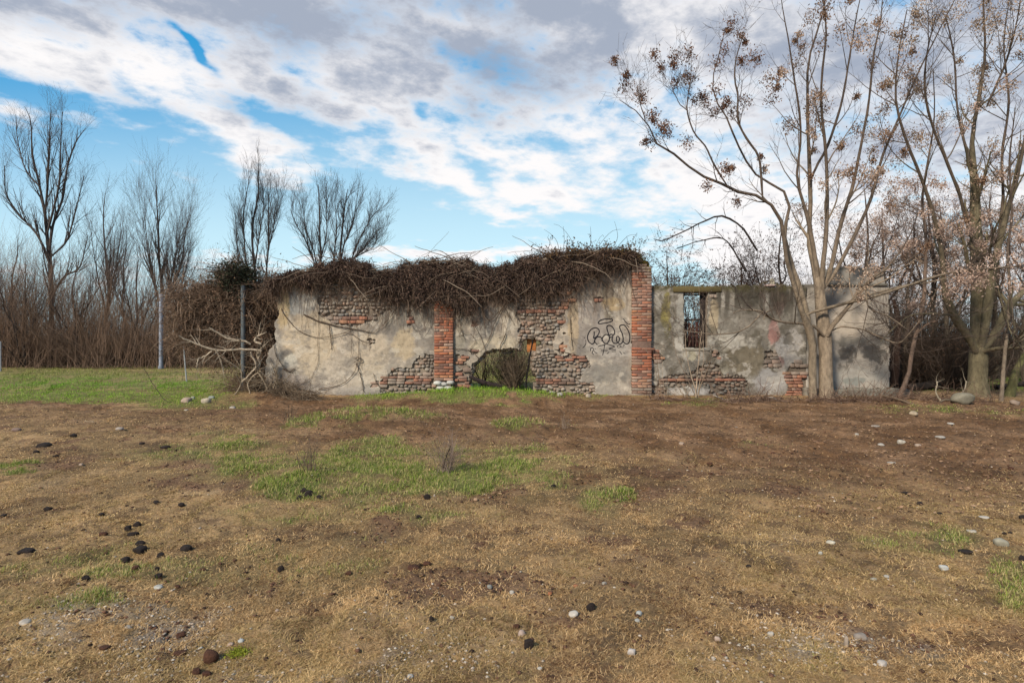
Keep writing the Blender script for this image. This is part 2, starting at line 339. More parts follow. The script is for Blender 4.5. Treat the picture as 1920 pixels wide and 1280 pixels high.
def w_green(e, g, n1, n2, x, y, r):
    n = len(x); px, py = pxy(x, y)
    hum = gb(px, py, 890, 748, 190, 10) + gb(px, py, 700, 788, 120, 22) + gb(px, py, 965, 798, 60, 13) + gb(px, py, 555, 802, 42, 10) + gb(px, py, 880, 735, 240, 12)
    L = (.022 + .045 * r.rand(n) ** 1.5) * (.5 + .7 * g) * (1 + 1.0 * np.clip(hum, 0, 1)); wd = .0007 + y * .0003
    tilt = .25 + .9 * r.rand(n) ** .8; k = r.rand(n)
    c = lerp((.08, .15, .02), (.31, .35, .07), k); c = lerp(c, (.46, .38, .17), (r.rand(n) < (.62 - .35 * g)) * 1.0)
    lawn = np.clip(gb(px, py, 200, 740, 330, 20) + gb(px, py, 890, 745, 240, 14), 0, 1); c = lerp(c, lerp((.15, .29, .02), (.30, .46, .05), k), lawn * .85)
    return L, wd, tilt, c
grass('green_grass', 'fresh green grass in tufts and patches before the wall', 1300000, 2.0, 15.5, w_green, lambda e, g, n1, n2, px, py, x, y: ss(g, .05, .85) * (1 - .3 * e), 6)
def w_far(e, g, n1, n2, x, y, r):
    L, wd, tilt, c = w_green(e, g, n1, n2, x, y, r); return L * 1.5, wd, tilt, lerp(lerp(c, (.24, .22, .08), .3 * np.ones(len(x))), (.17, .33, .035), .75 * ss(pxy(x, y)[1], 704, 712) * (fbm(x, y, 3, 77) > .42))
grass('meadow_grass', 'green grass growing beyond the ruined wall', 130000, 15.0, 32, w_far, lambda e, g, n1, n2, px, py, x, y: np.clip(g, .1, 1), 8)

# ------------------------------------------------------------------ walls: outline on a grid, with holes
def inpoly(px, py, poly):
    r = np.zeros(px.shape, bool); n = len(poly)
    for i in range(n):
        x1, y1 = poly[i]; x2, y2 = poly[(i + 1) % n]
        c = ((y1 > py) != (y2 > py)) & (px < (x2 - x1) * (py - y1) / ((y2 - y1) or 1e-9) + x1); r ^= c
    return r
S = WY / F
def grid_slab(geo, keep_f, x0, x1, y0, y1, step, front, thick, colf, disp=None, back=True):
    """a slab of the cells where keep_f is true, in photo px on the wall plane (1 px = 12.9 mm); front = y of its face."""
    xs = np.arange(x0, x1 + step, step); zs = np.arange(y0, y1 + step, step); A, B = np.meshgrid(xs, zs)
    ca_, cb_ = (A[:-1, :-1] + step / 2), (B[:-1, :-1] + step / 2); K = keep_f(ca_, cb_)
    d = disp(A, B) if disp is not None else 0 * A
    jit = 0
    X = (A - 960) * S; Z = HC - (B - HY) * S
    f = np.stack([X, front - d, Z], -1); bk = np.stack([X, np.full_like(X, front + thick), Z], -1)
    col = colf(A, B); N = A.size; idx = np.arange(N).reshape(A.shape)
    a, b, c, e = idx[:-1, :-1], idx[:-1, 1:], idx[1:, 1:], idx[1:, :-1]
    q = [np.stack([a, e, c, b], -1)[K]]
    if back: q.append(np.stack([a, b, c, e], -1)[K] + N)
    Kp = np.pad(K, 1)
    for (dy_, dx_, p1, p2) in ((-1, 0, a, b), (1, 0, c, e), (0, -1, e, a), (0, 1, b, c)):
        nb = Kp[1 + dy_:1 + dy_ + K.shape[0], 1 + dx_:1 + dx_ + K.shape[1]]; mk = K & ~nb
        q.append(np.stack([p1, p2, p2 + N, p1 + N], -1)[mk])
    q = np.concatenate(q); used = np.unique(q); rm = np.full(2 * N, -1); rm[used] = np.arange(len(used))
    V = np.concatenate([f.reshape(-1, 3), bk.reshape(-1, 3)])[used]; C = np.concatenate([col.reshape(-1, 3)] * 2)[used]
    geo.add(V, q=rm[q], c=C)

HOLE = [(878, 716), (884, 697), (886, 682), (900, 672), (910, 659), (932, 653), (962, 652), (974, 655), (972, 641), (984, 632), (1003, 630), (1016, 636), (1022, 646), (1008, 656), (1000, 664), (1001, 688), (1006, 706), (1000, 735), (930, 745), (880, 740)]
TOP = [(496, 705), (500, 690), (505, 660), (520, 640), (517, 612), (524, 590), (520, 560), (535, 530), (600, 505), (640, 498), (690, 503), (720, 516), (800, 500), (880, 500), (920, 510), (1000, 490), (1060, 475), (1120, 470), (1185, 478)]
OUT_L = TOP + [(1185, 752), (560, 752), (525, 745), (505, 730)]
def wobble(A, B, k=5, s=0, f=.12): return A + (fbm(A * f, B * f, 3, 300 + s) - .5) * 2 * k, B + (fbm(A * f + 31, B * f + 7, 3, 310 + s) - .5) * 2 * k
def core_left(A, B):
    a, b = wobble(A, B, 4); return inpoly(a, b, OUT_L) & ~inpoly(a, b, HOLE)
EXP_L = [
    [(600, 500), (720, 500), (760, 555), (740, 575), (700, 600), (665, 614), (625, 606), (600, 590), (596, 560)],
    [(713, 731), (714, 713), (730, 703), (738, 690), (752, 688), (770, 692), (786, 668), (800, 664), (812, 663), (818, 740), (713, 740)],
    [(852, 664), (876, 667), (880, 676), (868, 680), (886, 690), (880, 712), (882, 740), (850, 740), (852, 700), (866, 694), (852, 684)],
    [(968, 500), (1064, 500), (1066, 575), (1058, 588), (1060, 606), (1042, 622), (1036, 640), (1038, 660), (1054, 668), (1070, 664), (1100, 668), (1106, 684), (1094, 694), (1086, 712), (1088, 716), (1114, 717), (1116, 745), (975, 745), (990, 655), (975, 640), (972, 622), (978, 606), (966, 590), (974, 570), (962, 552)],
    [(764, 584), (772, 582), (773, 612), (766, 612), (768, 598)], [(1048, 645), (1056, 643), (1057, 665), (1048, 664)], [(1113, 558), (1131, 558), (1131, 567), (1113, 567)],
    [(1054, 557), (1080, 558), (1078, 568), (1056, 570)], [(818, 500), (848, 500), (848, 740), (818, 740)], [(697, 720), (712, 712), (712, 724), (699, 728)], [(795, 668), (812, 666), (812, 680), (800, 682)],
    [(883, 655), (896, 655), (896, 662), (884, 664)], [(690, 636), (702, 634), (703, 642), (694, 645)], [(874, 579), (882, 581), (880, 594), (873, 592)], [(886, 600), (894, 602), (892, 610), (885, 611)]]
def exposed_left(A, B, k=3.5):
    a, b = wobble(A, B, k, 40, .16); a, b = wobble(a, b, 2.2, 45, .5); r = np.zeros(A.shape, bool)
    for p in EXP_L: r |= inpoly(a, b, p)
    return r
def plaster_left(A, B):
    hol = (((A - 1058) / 3.5) ** 2 + ((B - 625) / 2) ** 2 < 1)
    crack = (np.abs(A - 1070 - np.interp(B, [600, 630, 658], [0, 1.5, 5])) < .7) & (B > 600) & (B < 658)
    cr2 = (np.abs(B - np.interp(A, [1040, 1060, 1085], [655, 661, 668])) < .8) & (A > 1040) & (A < 1085)
    return core_left(A, B) & ~exposed_left(A, B) & ~hol & ~crack & ~cr2
def stain(A, B, cx, cy, rx_, ry_, k, w_=10, s=0):
    a = A + (fbm(A * .06, B * .06, 5, 400 + s, .6) - .5) * 2 * w_; b = B + (fbm(A * .06 + 9, B * .06, 5, 420 + s, .6) - .5) * 2 * w_
    return k * ss(np.exp(-(((a - cx) / rx_) ** 2 + ((b - cy) / ry_) ** 2)) + (fbm(A * .22, B * .22, 3, 440 + s) - .5) * .25, .27, .5)
def col_left(A, B):
    n1 = fbm(A * .02, B * .02, 5, 500); n2 = fbm(A * .09, B * .09, 4, 520); n3 = fbm(A * .16, B * .02, 4, 540); n4 = fbm(A * .4, B * .4, 3, 560)
    c = lerp((.39, .325, .25), (.25, .22, .185), ss(n1, .38, .58)); c = lerp(c, (.46, .40, .31), ss(n2, .6, .72) * .5); c = lerp(c, (.19, .155, .12), ss(n2, .6, .35) * .35)
    T = lambda *a, col=(.5, .42, .31): lerp(c, col, stain(A, B, *a))
    c = T(580, 640, 50, 60, .55, 12, 1, col=(.47, .375, .25)); c = T(548, 645, 13, 13, .7, 3, 2, col=(.55, .43, .29)); c = T(546, 675, 12, 12, .8, 6, 3, col=(.55, .50, .40))
    c = T(560, 570, 35, 22, .8, 8, 4, col=(.25, .25, .235)); c = T(530, 575, 14, 40, .8, 6, 5, col=(.43, .32, .17)); c = T(660, 700, 70, 35, .5, 12, 6, col=(.43, .37, .29)); c = T(690, 660, 40, 40, .4, 10, 7, col=(.46, .37, .26))
    c = T(755, 600, 50, 24, .6, 12, 8, col=(.24, .215, .175)); c = T(660, 735, 200, 12, .5, 8, 9, col=(.33, .30, .265)); c = T(540, 720, 40, 20, .7, 8, 10, col=(.30, .25, .21)); c = T(757, 645, 22, 30, .55, 9, 11, col=(.46, .35, .21))
    c = T(915, 600, 25, 28, .75, 10, 12, col=(.18, .165, .15)); c = T(925, 650, 45, 22, .6, 8, 13, col=(.44, .37, .26)); c = T(905, 565, 60, 12, .6, 8, 14, col=(.25, .17, .12)); c = T(860, 640, 12, 40, .4, 5, 15, col=(.30, .27, .2))
    c = T(1110, 605, 35, 45, .75, 12, 16, col=(.29, .25, .215)); c = T(1150, 700, 45, 20, .7, 14, 17, col=(.19, .175, .15)); c = T(1145, 730, 45, 14, .6, 10, 18, col=(.34, .30, .25)); c = T(1150, 655, 50, 14, .5, 6, 19, col=(.42, .38, .33))
    c = T(1075, 610, 10, 60, .6, 5, 20, col=(.42, .31, .18)); c = T(1140, 560, 12, 40, .7, 6, 21, col=(.15, .125, .09)); c = T(1165, 560, 14, 50, .6, 10, 22, col=(.38, .33, .26)); c = T(1150, 510, 40, 20, .5, 10, 23, col=(.22, .20, .18)); c = T(1150, 570, 22, 12, .6, 8, 24, col=(.36, .25, .12))
    c = lerp(c, (.175, .155, .135), ss(fbm(A * .035 + 40, B * .05, 6, 581, .62), .54, .64) * .55); c = lerp(c, (.52, .46, .37), ss(fbm(A * .05 + 80, B * .07, 6, 585, .62), .60, .66) * .45)
    c = lerp(c, (.13, .10, .075), ss(n3, .50, .68) * ss(B, 640, 560) * .55)                  # runs of dirt below the wall top
    c = lerp(c, (.20, .17, .14), ss(B, 722, 742) * .4 * ss(n2, .4, .6))
    c = lerp(c, (.10, .08, .06), ss(n4, .74, .8) * .6); c = c * (.96 + .24 * n4[..., None])
    return c
def disp_pl(A, B): return (fbm(A * .03, B * .03, 3, 600) - .5) * .05 + (fbm(A * .2, B * .2, 3, 610) - .5) * .014
def mortar(A, B): return lerp((.17, .13, .10), (.31, .25, .19), fbm(A * .15, B * .15, 3, 640))

# masonry: rubble stones and bricks laid in courses, bulging out of the mortar
def ico_template():
    import bmesh
    bm = bmesh.new(); bmesh.ops.create_icosphere(bm, subdivisions=2, radius=1); v = np.array([x.co[:] for x in bm.verts]); t = np.array([[y.index for y in f.verts] for f in bm.faces]); bm.free(); return v, t
ICO_V, ICO_T = ico_template()
def stones(geo, cen, rad, cols, r, power=.75):
    v = np.sign(ICO_V) * np.abs(ICO_V) ** power; v /= np.abs(v).max(0); n = len(cen)
    th = r.normal(size=n) * .12; lump = 1 + (r.rand(n, len(v)) - .5) * .14
    V = v[None] * lump[..., None] * rad[:, None, :]; c, s = np.cos(th)[:, None], np.sin(th)[:, None]
    x = V[..., 0] * c - V[..., 2] * s; z = V[..., 0] * s + V[..., 2] * c; V = np.stack([x, V[..., 1], z], -1) + cen[:, None, :]
    T = ICO_T[None] + np.arange(n)[:, None, None] * len(v); geo.add(V.reshape(-1, 3), t=T.reshape(-1, 3), c=np.repeat(cols, len(v), 0))
def box_template(b=.14):
    v = []; 
    for sx_ in (-1, 1):
        for sy_ in (-1, 1):
            for sz_ in (-1, 1):
                for ax in range(3):
                    p = [sx_, sy_, sz_]; p = [p[i] * (1.0 if i == ax else None or 1.0) for i in range(3)]; v.append((sx_, sy_, sz_, ax))
    return v
def bricks(geo, cen, half, cols, r, bev=.006):
    """bevelled bricks: each a box whose front face is inset, with every corner jittered."""
    n = len(cen); base = np.array([(-1, 1, -1), (1, 1, -1), (1, 1, 1), (-1, 1, 1), (-1, -1, -1), (1, -1, -1), (1, -1, 1), (-1, -1, 1)], float)
    b = base[None] * half[:, None, :] + cen[:, None, :] + r.normal(size=(n, 8, 3)) * .0034
    mid = b[:, 4:8].copy(); mid[..., 1] += bev; ins = b[:, 4:8].copy(); ins[..., 0] -= np.sign(base[4:8, 0]) * bev; ins[..., 2] -= np.sign(base[4:8, 2]) * bev
    V = np.concatenate([b[:, :4], mid, ins], 1)
    f = [(0, 1, 2, 3), (8, 11, 10, 9)]
    for i in range(4):
        j = (i + 1) % 4; f.append((i, 4 + i, 4 + j, j)); f.append((4 + i, 8 + i, 8 + j, 4 + j))
    q = np.array(f)[None] + np.arange(n)[:, None, None] * 12; geo.add(V.reshape(-1, 3), q=q.reshape(-1, 4), c=np.repeat(cols, 12, 0))
def brick_cols(n, r, dull=0.0):
    k = r.rand(n); c = lerp((.40, .135, .065), (.30, .105, .06), k); c = lerp(c, (.46, .22, .11), (r.rand(n) < .22) * .8); c = lerp(c, (.15, .07, .055), (r.rand(n) < .22) * .75); c = lerp(c, (.40, .30, .23), (r.rand(n) < .14) * .6); return lerp(c, (.27, .21, .17), dull * np.ones(n))
def stone_cols(n, r):
    c = lerp((.33, .27, .21), (.23, .185, .145), r.rand(n)); c = lerp(c, (.33, .21, .15), (r.rand(n) < .35) * .7); c = lerp(c, (.38, .34, .28), (r.rand(n) < .10) * .7); return lerp(c, (.23, .22, .20), (r.rand(n) < .15) * .8)
def aged(c, cen, k=.75, s=0):
    cen = np.asarray(cen); f = ss(fbm(cen[:, 0] * 2.1 + 9, cen[:, 2] * 2.1, 4, 900 + s), .42, .66) * k; c = lerp(c, (.135, .11, .09), f); f = ss(fbm(cen[:, 0] * 3.3 + 50, cen[:, 2] * 3.3, 4, 910 + s), .56, .66) * k * .8; return lerp(c, (.34, .29, .235), f)
def masonry(geo, x0, x1, y0, y1, want, isbrick, front, seed):
    r = RS(seed); y = y0; row = 0; bc = []; bh = []; sc2 = []; sr = []
    while y < y1:
        brick_row = isbrick(None, y + 3); hgt = 5.4 if brick_row is True else 4.6 + 3.4 * r.rand()
        x = x0 + r.rand() * 6
        while x < x1:
            isb = brick_row is True or isbrick(x, y + hgt / 2)
            w_ = (16 if r.rand() < .7 else 9) if isb else (5.5 + 9 * r.rand() ** 1.5) * (hgt / 8) ** .3
            cx = x + w_ / 2; cy = y + hgt / 2 + (0 if isb else r.normal() * 1.1)
            if (not isb) and r.rand() < .13: x += w_; continue
            if isb and r.rand() < .12: x += w_; continue
            if want(np.array([cx]), np.array([cy]))[0]:
                cen = ((cx - 960) * S, front + (.024 if isb else .04) + r.normal() * .008, HC - (cy - HY) * S)
                if isb: bc.append(cen); bh.append((w_ * S * .5 - .006, .05, hgt * S * .5 - .007))
                else: sc2.append(cen); q_ = .8 + .3 * r.rand(); sr.append((w_ * S * .5, .052 + .02 * r.rand(), hgt * S * .5 * q_))
            x += w_
        y += hgt; row += 1
    if bc: bricks(geo, np.array(bc), np.array(bh), aged(brick_cols(len(bc), r, .35), bc), r)
    return sc2, sr, r

# ---- the tall wall
wallL = empty('ruined_wall', (-.5, WY, 0), 'tall crumbling plastered wall with a black scrawl and a ragged hole, under dry creeper', 'wall')
g = Geo(); grid_slab(g, core_left, 490, 1190, 460, 756, 3, WY, .42, mortar, lambda A, B: (fbm(A * .25, B * .25, 3, 650) - .5) * .03); core = g.build('masonry_core', M_stone, wallL)
g = Geo(); grid_slab(g, plaster_left, 490, 1186, 480, 750, 1.25, WY - .045, .05, col_left, disp_pl, back=False); plL = g.build('plaster', M_plaster, wallL)
def brk(x, y):
    if x is None: return (712 < y < 718)
    if y > 728: return False
    return (x > 1044 and y < 625) or (940 < x < 972 and 560 < y < 622) or (x > 960 and 580 < y < 590) or (665 < y < 676 and x > 1030) or (x < 890 and x > 760 and y > 690 and y < 705 and int(x) % 3 == 0) or (1047 < x < 1058 and y > 640 and y < 668) or (x > 1110 and y < 570) or (690 < x < 715 and y > 700) or (x < 700 and 596 < y < 606) or (x > 715 and x < 812 and 703 < y < 716) or (x > 815 and x < 890) or (760 < x < 775 and y < 620)
g = Geo(); want = lambda a, b: exposed_left(a, b, 3.5) & core_left(a, b) & ~((a > 815) & (a < 851))
sc2, sr, r_ = masonry(g, 592, 1140, 500, 748, want, brk, WY - .03, 31)
ob = g.build('brickwork', M_brick, wallL, smooth=False)
g = Geo(); stones(g, np.array(sc2), np.array(sr), aged(stone_cols(len(sc2), r_), sc2, .7), r_); g.build('rubble_stonework', M_stone, wallL)
# rough broken edge inside the hole
g = Geo(); r_ = RS(5); hp = np.array(HOLE[:17], float); pts = []
for i in range(len(hp)):
    a, b = hp[i], hp[(i + 1) % len(hp)]
    if i == len(hp) - 1 or (a[1] > 712 and b[1] > 712): continue
    for t in np.arange(0, 1, 5 / max(np.hypot(*(b - a)), 1)):
        for dd in (0, .14, .28): pts.append(((a + (b - a) * t + r_.normal(size=2) * 1.2), dd))
cen = np.array([((p[0] - 960) * S, WY + .05 + d_, HC - (p[1] - HY) * S) for p, d_ in pts]); stones(g, cen, .045 + .03 * r_.rand(len(cen), 3), lerp(stone_cols(len(cen), r_), (.13, .09, .06), .4 * np.ones(len(cen))), r_); g.build('broken_edge', M_stone, wallL)
# remnants of an old wall tie seen in the hole: pale frame bits and orange jamb
g = Geo(); bricks(g, np.array([((997 - 960) * S, WY + .25, HC - (648 - HY) * S)]), np.array([[.11, .14, .15]]), np.array([[.42, .16, .05]]), r_); g.build('brick_jamb', M_brick, wallL, smooth=False)
g = Geo(); B2 = lambda x0, y0, x1, y1, rr: g.tubes([[P(x0, y0, WY + .3), P(x1, y1, WY + .3)]], [[rr, rr]], 4, (.55, .53, .5))
B2(938, 661, 962, 661, .022); B2(947, 654, 947, 664, .02); B2(960, 652, 960, 662, .02); g.build('pale_frame_remnant', M_wood, wallL)

def pillar(x0, x1, y0, y1, front, seed, notch=None, dullf=None, top=None):
    g = Geo(); r = RS(seed); y = y1; row = 0; cs = []; hs = []; cl_ = []
    while y > y0:
        h = 5.35; W_ = x1 - x0
        if row % 2 == 0: segs = [(0, .5), (.5, 1)]
        else: segs = [(0, .27), (.27, .76), (.76, 1)]
        if r.rand() < .12: segs = [(0, .6), (.6, 1)]
        for a, b in segs:
            xa, xb = x0 + a * W_, x0 + b * W_
            if notch and notch[1] < y - h / 2 < notch[2] and xb > notch[0]: continue
            if top is not None and (y - h / 2) < np.interp((xa + xb) / 2, *top): continue
            if notch and 0 < (y - h / 2) - notch[2] < 5 and b == 1: xb += 6
            cs.append((((xa + xb) / 2 - 960) * S, front + .12 + r.normal() * .006, HC - (y - h / 2 - HY) * S)); hs.append(((xb - xa) * S / 2 - .0055, .12, h * S / 2 - .0075))
            cl_.append(dullf(y) if dullf else .05)
        y -= h; row += 1
    c = brick_cols(len(cs), r); c = np.array([lerp(ci, (.30, .25, .20), np.array(min(1, d_ + (.5 if r.rand() < d_ else 0)))) for ci, d_ in zip(c, cl_)])
    bricks(g, np.array(cs), np.array(hs), aged(c, cs, .5, 7), r, .008)
    p = g.build('brick_pillar', M_brick, wallL, smooth=False)
    g = Geo(); z1 = HC - (y0 + 6 - HY) * S; z0 = HC - (y1 - HY) * S
    def box(x0_, x1_, yy0, yy1, zz0, zz1, c_): bricks(g, np.array([((x0_ + x1_) / 2, (yy0 + yy1) / 2, (zz0 + zz1) / 2)]), np.array([((x1_ - x0_) / 2, (yy1 - yy0) / 2, (zz1 - zz0) / 2)]), np.array([c_]), RS(1), .002)
    box((x0 - 960) * S + .012, (x1 - 960) * S - .012, front + .014, front + .25, z0, z1, (.20, .13, .10)); g.build('mortar_bed', M_stone, p, smooth=False)
    return p
p1 = pillar(815, 851, 560, 713, WY - .13, 71, dullf=lambda y: .04)
p1['label'] = 'short orange brick pillar whose top is lost in the creeper'
p2 = pillar(1183, 1219.5, 496, 742, WY - .15, 72, notch=(1190, 638.5, 649), dullf=lambda y: .05 + .5 * ss(np.array(y), 690, 735) + .12 * (y < 520), top=([1183, 1200, 1212, 1222], [490, 490, 500, 512]))
p2['label'] = 'tall red brick pillar with one course missing, rising the full height'
g = Geo(); stones(g, np.array([P(1208, 644, WY - .0)]), np.array([[.2, .1, .05]]), np.array([[.27, .255, .2]]), RS(3), .4); g.build('concrete_beam_end', M_conc, wallL)
g = Geo(); r_ = RS(9); cs = np.array([P(a, b, WY - .16) for a, b in [(821, 718), (833, 720), (845, 717), (826, 727), (842, 727)]]); stones(g, cs, np.array([[.1, .12, .055], [.08, .1, .05], [.09, .12, .05], [.1, .12, .05], [.11, .12, .05]]), lerp(np.tile((.50, .49, .44), (5, 1)), (.35, .33, .3), r_.rand(5)), r_); g.build('white_stone_footing', M_stone, wallL)

# ---- the scrawl, sprayed on the plaster
g = Geo()
def spray(pts, rad=.013, closed=False):
    p = np.array([(1060 + a / 9.144, 580 + b / 9.144) for a, b in pts]); 
    if closed: p = np.vstack([p, p[:1]])
    t = np.arange(len(p)); tt = np.linspace(0, len(p) - 1, (len(p) - 1) * 6 + 1)
    if len(p) > 2:   # Catmull-Rom
        q = np.vstack([2 * p[0] - p[1], p, 2 * p[-1] - p[-2]]) if not closed else np.vstack([p[-2], p, p[1]])
        i = np.minimum(tt.astype(int), len(p) - 2); f = (tt - i)[:, None]; a0, a1, a2, a3 = q[i], q[i + 1], q[i + 2], q[i + 3]
        p = .5 * (2 * a1 + (a2 - a0) * f + (2 * a0 - 5 * a1 + 4 * a2 - a3) * f ** 2 + (3 * a1 - a0 - 3 * a2 + a3) * f ** 3)
    else: p = np.stack([np.interp(tt, t, p[:, 0]), np.interp(tt, t, p[:, 1])], 1)
    X = (p[:, 0] - 960) * S; Z = HC - (p[:, 1] - HY) * S; Y = WY - .045 - disp_pl(p[:, 0], p[:, 1]) - .003
    d = np.gradient(np.stack([X, Z], 1), axis=0); d /= np.linalg.norm(d, axis=1, keepdims=True) + 1e-9; nrm = np.stack([-d[:, 1], d[:, 0]], 1)
    n = len(X); a = np.stack([X + nrm[:, 0] * rad, Y, Z + nrm[:, 1] * rad], 1); b = np.stack([X - nrm[:, 0] * rad, Y, Z - nrm[:, 1] * rad], 1); c = np.stack([X, Y - .003, Z], 1)
    V = np.concatenate([a, c, b]); i = np.arange(n - 1); q = np.concatenate([np.stack([i, i + 1, i + 1 + n, i + n], 1), np.stack([i + n, i + 1 + n, i + 1 + 2 * n, i + 2 * n], 1)]); g.add(V, q=q, c=(.012, .011, .014))
spray([(560, 225), (600, 185), (700, 162), (790, 168), (800, 195), (740, 222), (640, 240), (575, 245)], closed=True)
spray([(488, 375), (490, 430), (480, 490), (540, 455), (575, 390), (560, 335), (500, 315), (430, 350), (385, 430), (378, 500), (405, 560), (455, 590), (490, 565), (500, 520), (545, 470), (600, 475), (625, 515), (622, 545)])
spray([(545, 600), (505, 560), (500, 510), (520, 480)], .011)
spray([(622, 520), (640, 470), (690, 430), (740, 450), (748, 510), (725, 560), (690, 585), (650, 560), (628, 515)])
spray([(745, 460), (725, 390), (706, 320), (715, 285), (750, 272), (800, 300), (835, 360), (838, 410), (810, 445)])
spray([(745, 470), (755, 440), (785, 425), (808, 445), (800, 475), (770, 475), (748, 500)], .011)
spray([(800, 470), (795, 520), (815, 565), (860, 580), (900, 560), (925, 510), (905, 465), (875, 470), (868, 510), (885, 560), (930, 590), (970, 565), (985, 500), (970, 420), (935, 340), (925, 290), (960, 265), (1010, 275), (1060, 340), (1095, 430), (1098, 510), (1080, 570), (1040, 590), (1000, 565), (985, 540)])
spray([(985, 160), (1030, 215), (1075, 255), (1110, 240)], .010); spray([(1040, 265), (1090, 308)], .010)
spray([(320, 480), (335, 490)], .006); spray([(345, 520), (350, 570), (330, 620), (295, 655)], .008)
spray([(430, 710), (430, 670), (460, 655), (478, 680), (465, 720), (455, 745), (485, 772)], .009); spray([(500, 680), (512, 668)], .008); spray([(485, 700), (510, 735), (538, 745)], .007)
spray([(552, 635), (620, 615), (680, 600)], .009); spray([(668, 600), (655, 690), (635, 785)], .009); spray([(605, 700), (660, 702), (720, 705)], .007)
spray([(700, 590), (770, 610), (838, 635), (790, 655), (745, 670), (800, 685), (862, 690)], .009); spray([(790, 720), (862, 718)], .007); spray([(705, 762), (745, 725)], .007)
spray([(885, 655), (890, 620), (930, 615), (950, 640), (900, 655)], .008); spray([(925, 715), (965, 768)], .008); spray([(985, 605), (1010, 610), (975, 640)], .005); spray([(980, 730), (1020, 760)], .005)
gr_ = g.build('graffiti', M_paint, plL)
gr_['label'] = 'black looping spray tag with an oval above it and scribbled marks below'

# ---- the low wall with the window
wallR = empty('window_wall', (4.9, WY, 0), 'lower mould streaked grey wall with an empty window, right of the tall brick pillar', 'wall')
WIN = [(1282, 548), (1327, 548), (1327, 652), (1282, 652)]
def core_r(A, B):
    a, b = wobble(A, B, 1.2, 3); top = 537.5 + 4.5 * (fbm(A * .07, A * 0, 4, 700) - .5) * 2 * ((A < 1255) | (A > 1355))
    return (A > 1219) & (A < 1512) & (b > top) & (B < 756) & ~((a > 1282) & (a < 1327) & (B > 548) & (b < 652))
EXP_R = [[(1262, 702), (1300, 697), (1310, 686), (1332, 680), (1346, 684), (1356, 702), (1390, 704), (1402, 716), (1398, 730), (1406, 752), (1332, 752), (1328, 724), (1270, 724), (1232, 724), (1235, 710)], [(1222, 656), (1238, 660), (1246, 678), (1230, 682), (1222, 672)],
         [(1472, 700), (1485, 682), (1500, 676), (1512, 690), (1512, 752), (1468, 752), (1478, 728)], [(1433, 658), (1452, 655), (1462, 672), (1464, 690), (1434, 688)], [(1332, 549), (1343, 548), (1344, 561), (1334, 562)], [(1333, 658), (1350, 660), (1350, 672), (1336, 670)],
         [(1219, 724), (1250, 724), (1250, 752), (1219, 752)]]
def exposed_r(A, B, k=3):
    a, b = wobble(A, B, k, 60, .16); a, b = wobble(a, b, 2.2, 65, .5); r = np.zeros(A.shape, bool)
    for p in EXP_R: r |= inpoly(a, b, p)
    return r
def col_r(A, B):
    n1 = fbm(A * .025, B * .025, 5, 720); n2 = fbm(A * .09, B * .09, 4, 730); n3 = fbm(A * .11, B * .014, 4, 740); n4 = fbm(A * .4, B * .4, 3, 750)
    c = lerp((.255, .225, .185), (.185, .165, .135), ss(n1, .38, .6)); c = lerp(c, (.35, .32, .27), ss(n2, .58, .68) * .6)
    T = lambda *a, col=(.5, .42, .31): lerp(c, col, stain(A, B, *a))
    c = T(1249, 590, 9, 45, .8, 5, 30, col=(.21, .17, .04)); c = T(1245, 640, 18, 40, .6, 8, 31, col=(.11, .10, .08)); c = T(1338, 595, 9, 36, .9, 3, 32, col=(.42, .335, .22)); c = T(1275, 600, 7, 50, .7, 3, 33, col=(.31, .29, .25)); c = T(1275, 640, 12, 18, .7, 5, 48, col=(.36, .33, .28))
    c = T(1395, 670, 42, 36, .9, 6, 34, col=(.17, .14, .095)); c = T(1372, 640, 50, 12, .8, 12, 35, col=(.37, .34, .29)); c = T(1480, 660, 24, 50, .8, 10, 36, col=(.37, .345, .32)); c = T(1450, 625, 12, 24, .8, 6, 37, col=(.38, .20, .17)); c = T(1445, 715, 34, 22, .8, 10, 38, col=(.34, .32, .30))
    c = T(1350, 640, 20, 24, .4, 10, 39, col=(.40, .36, .29)); c = T(1295, 665, 14, 10, .8, 5, 40, col=(.46, .41, .29)); c = T(1375, 720, 24, 22, .5, 8, 41, col=(.14, .11, .08)); c = T(1455, 690, 10, 9, .8, 3, 42, col=(.10, .08, .055)); c = T(1290, 733, 42, 8, .9, 4, 43, col=(.45, .42, .38))
    c = T(1460, 560, 14, 30, .8, 8, 44, col=(.10, .06, .05)); c = T(1345, 692, 20, 10, .5, 6, 45, col=(.30, .27, .2)); c = T(1500, 580, 20, 40, .4, 10, 46, col=(.22, .2, .17)); c = T(1462, 680, 8, 12, .6, 3, 47, col=(.28, .13, .1))
    c = lerp(c, (.46, .42, .36), ss(fbm(A * .045 + 60, B * .06, 6, 785, .62), .55, .62) * .6 * ss(B, 600, 640)); c = lerp(c, (.10, .085, .06), ss(fbm(A * .05 + 20, B * .05, 6, 787, .62), .55, .63) * .65)
    dark = ss(n3, .30, .48) * ss(B, 620, 555) * ss(A, 1330, 1350); c = lerp(c, (.042, .036, .026), dark * .85)
    d2 = ss(B, 552, 540) * ss(n2, .3, .5); c = lerp(c, (.075, .065, .03), d2 * .9)
    c = lerp(c, (.09, .07, .05), ss(B, 715, 745) * .5 * ss(n2, .45, .6) * (A > 1340)); c = c * (.86 + .28 * n4[..., None]); return lerp(c, (.06, .05, .04), ss(n4, .74, .8) * .6)
FY = WY + .03
g = Geo(); grid_slab(g, core_r, 1216, 1514, 530, 756, 3, FY, .36, lambda A, B: mortar(A, B) * .75, lambda A, B: (fbm(A * .25, B * .25, 3, 651) - .5) * .03); g.build('masonry_core', M_stone, wallR)
def plaster_r(A, B): return core_r(A, B) & ~exposed_r(A, B)
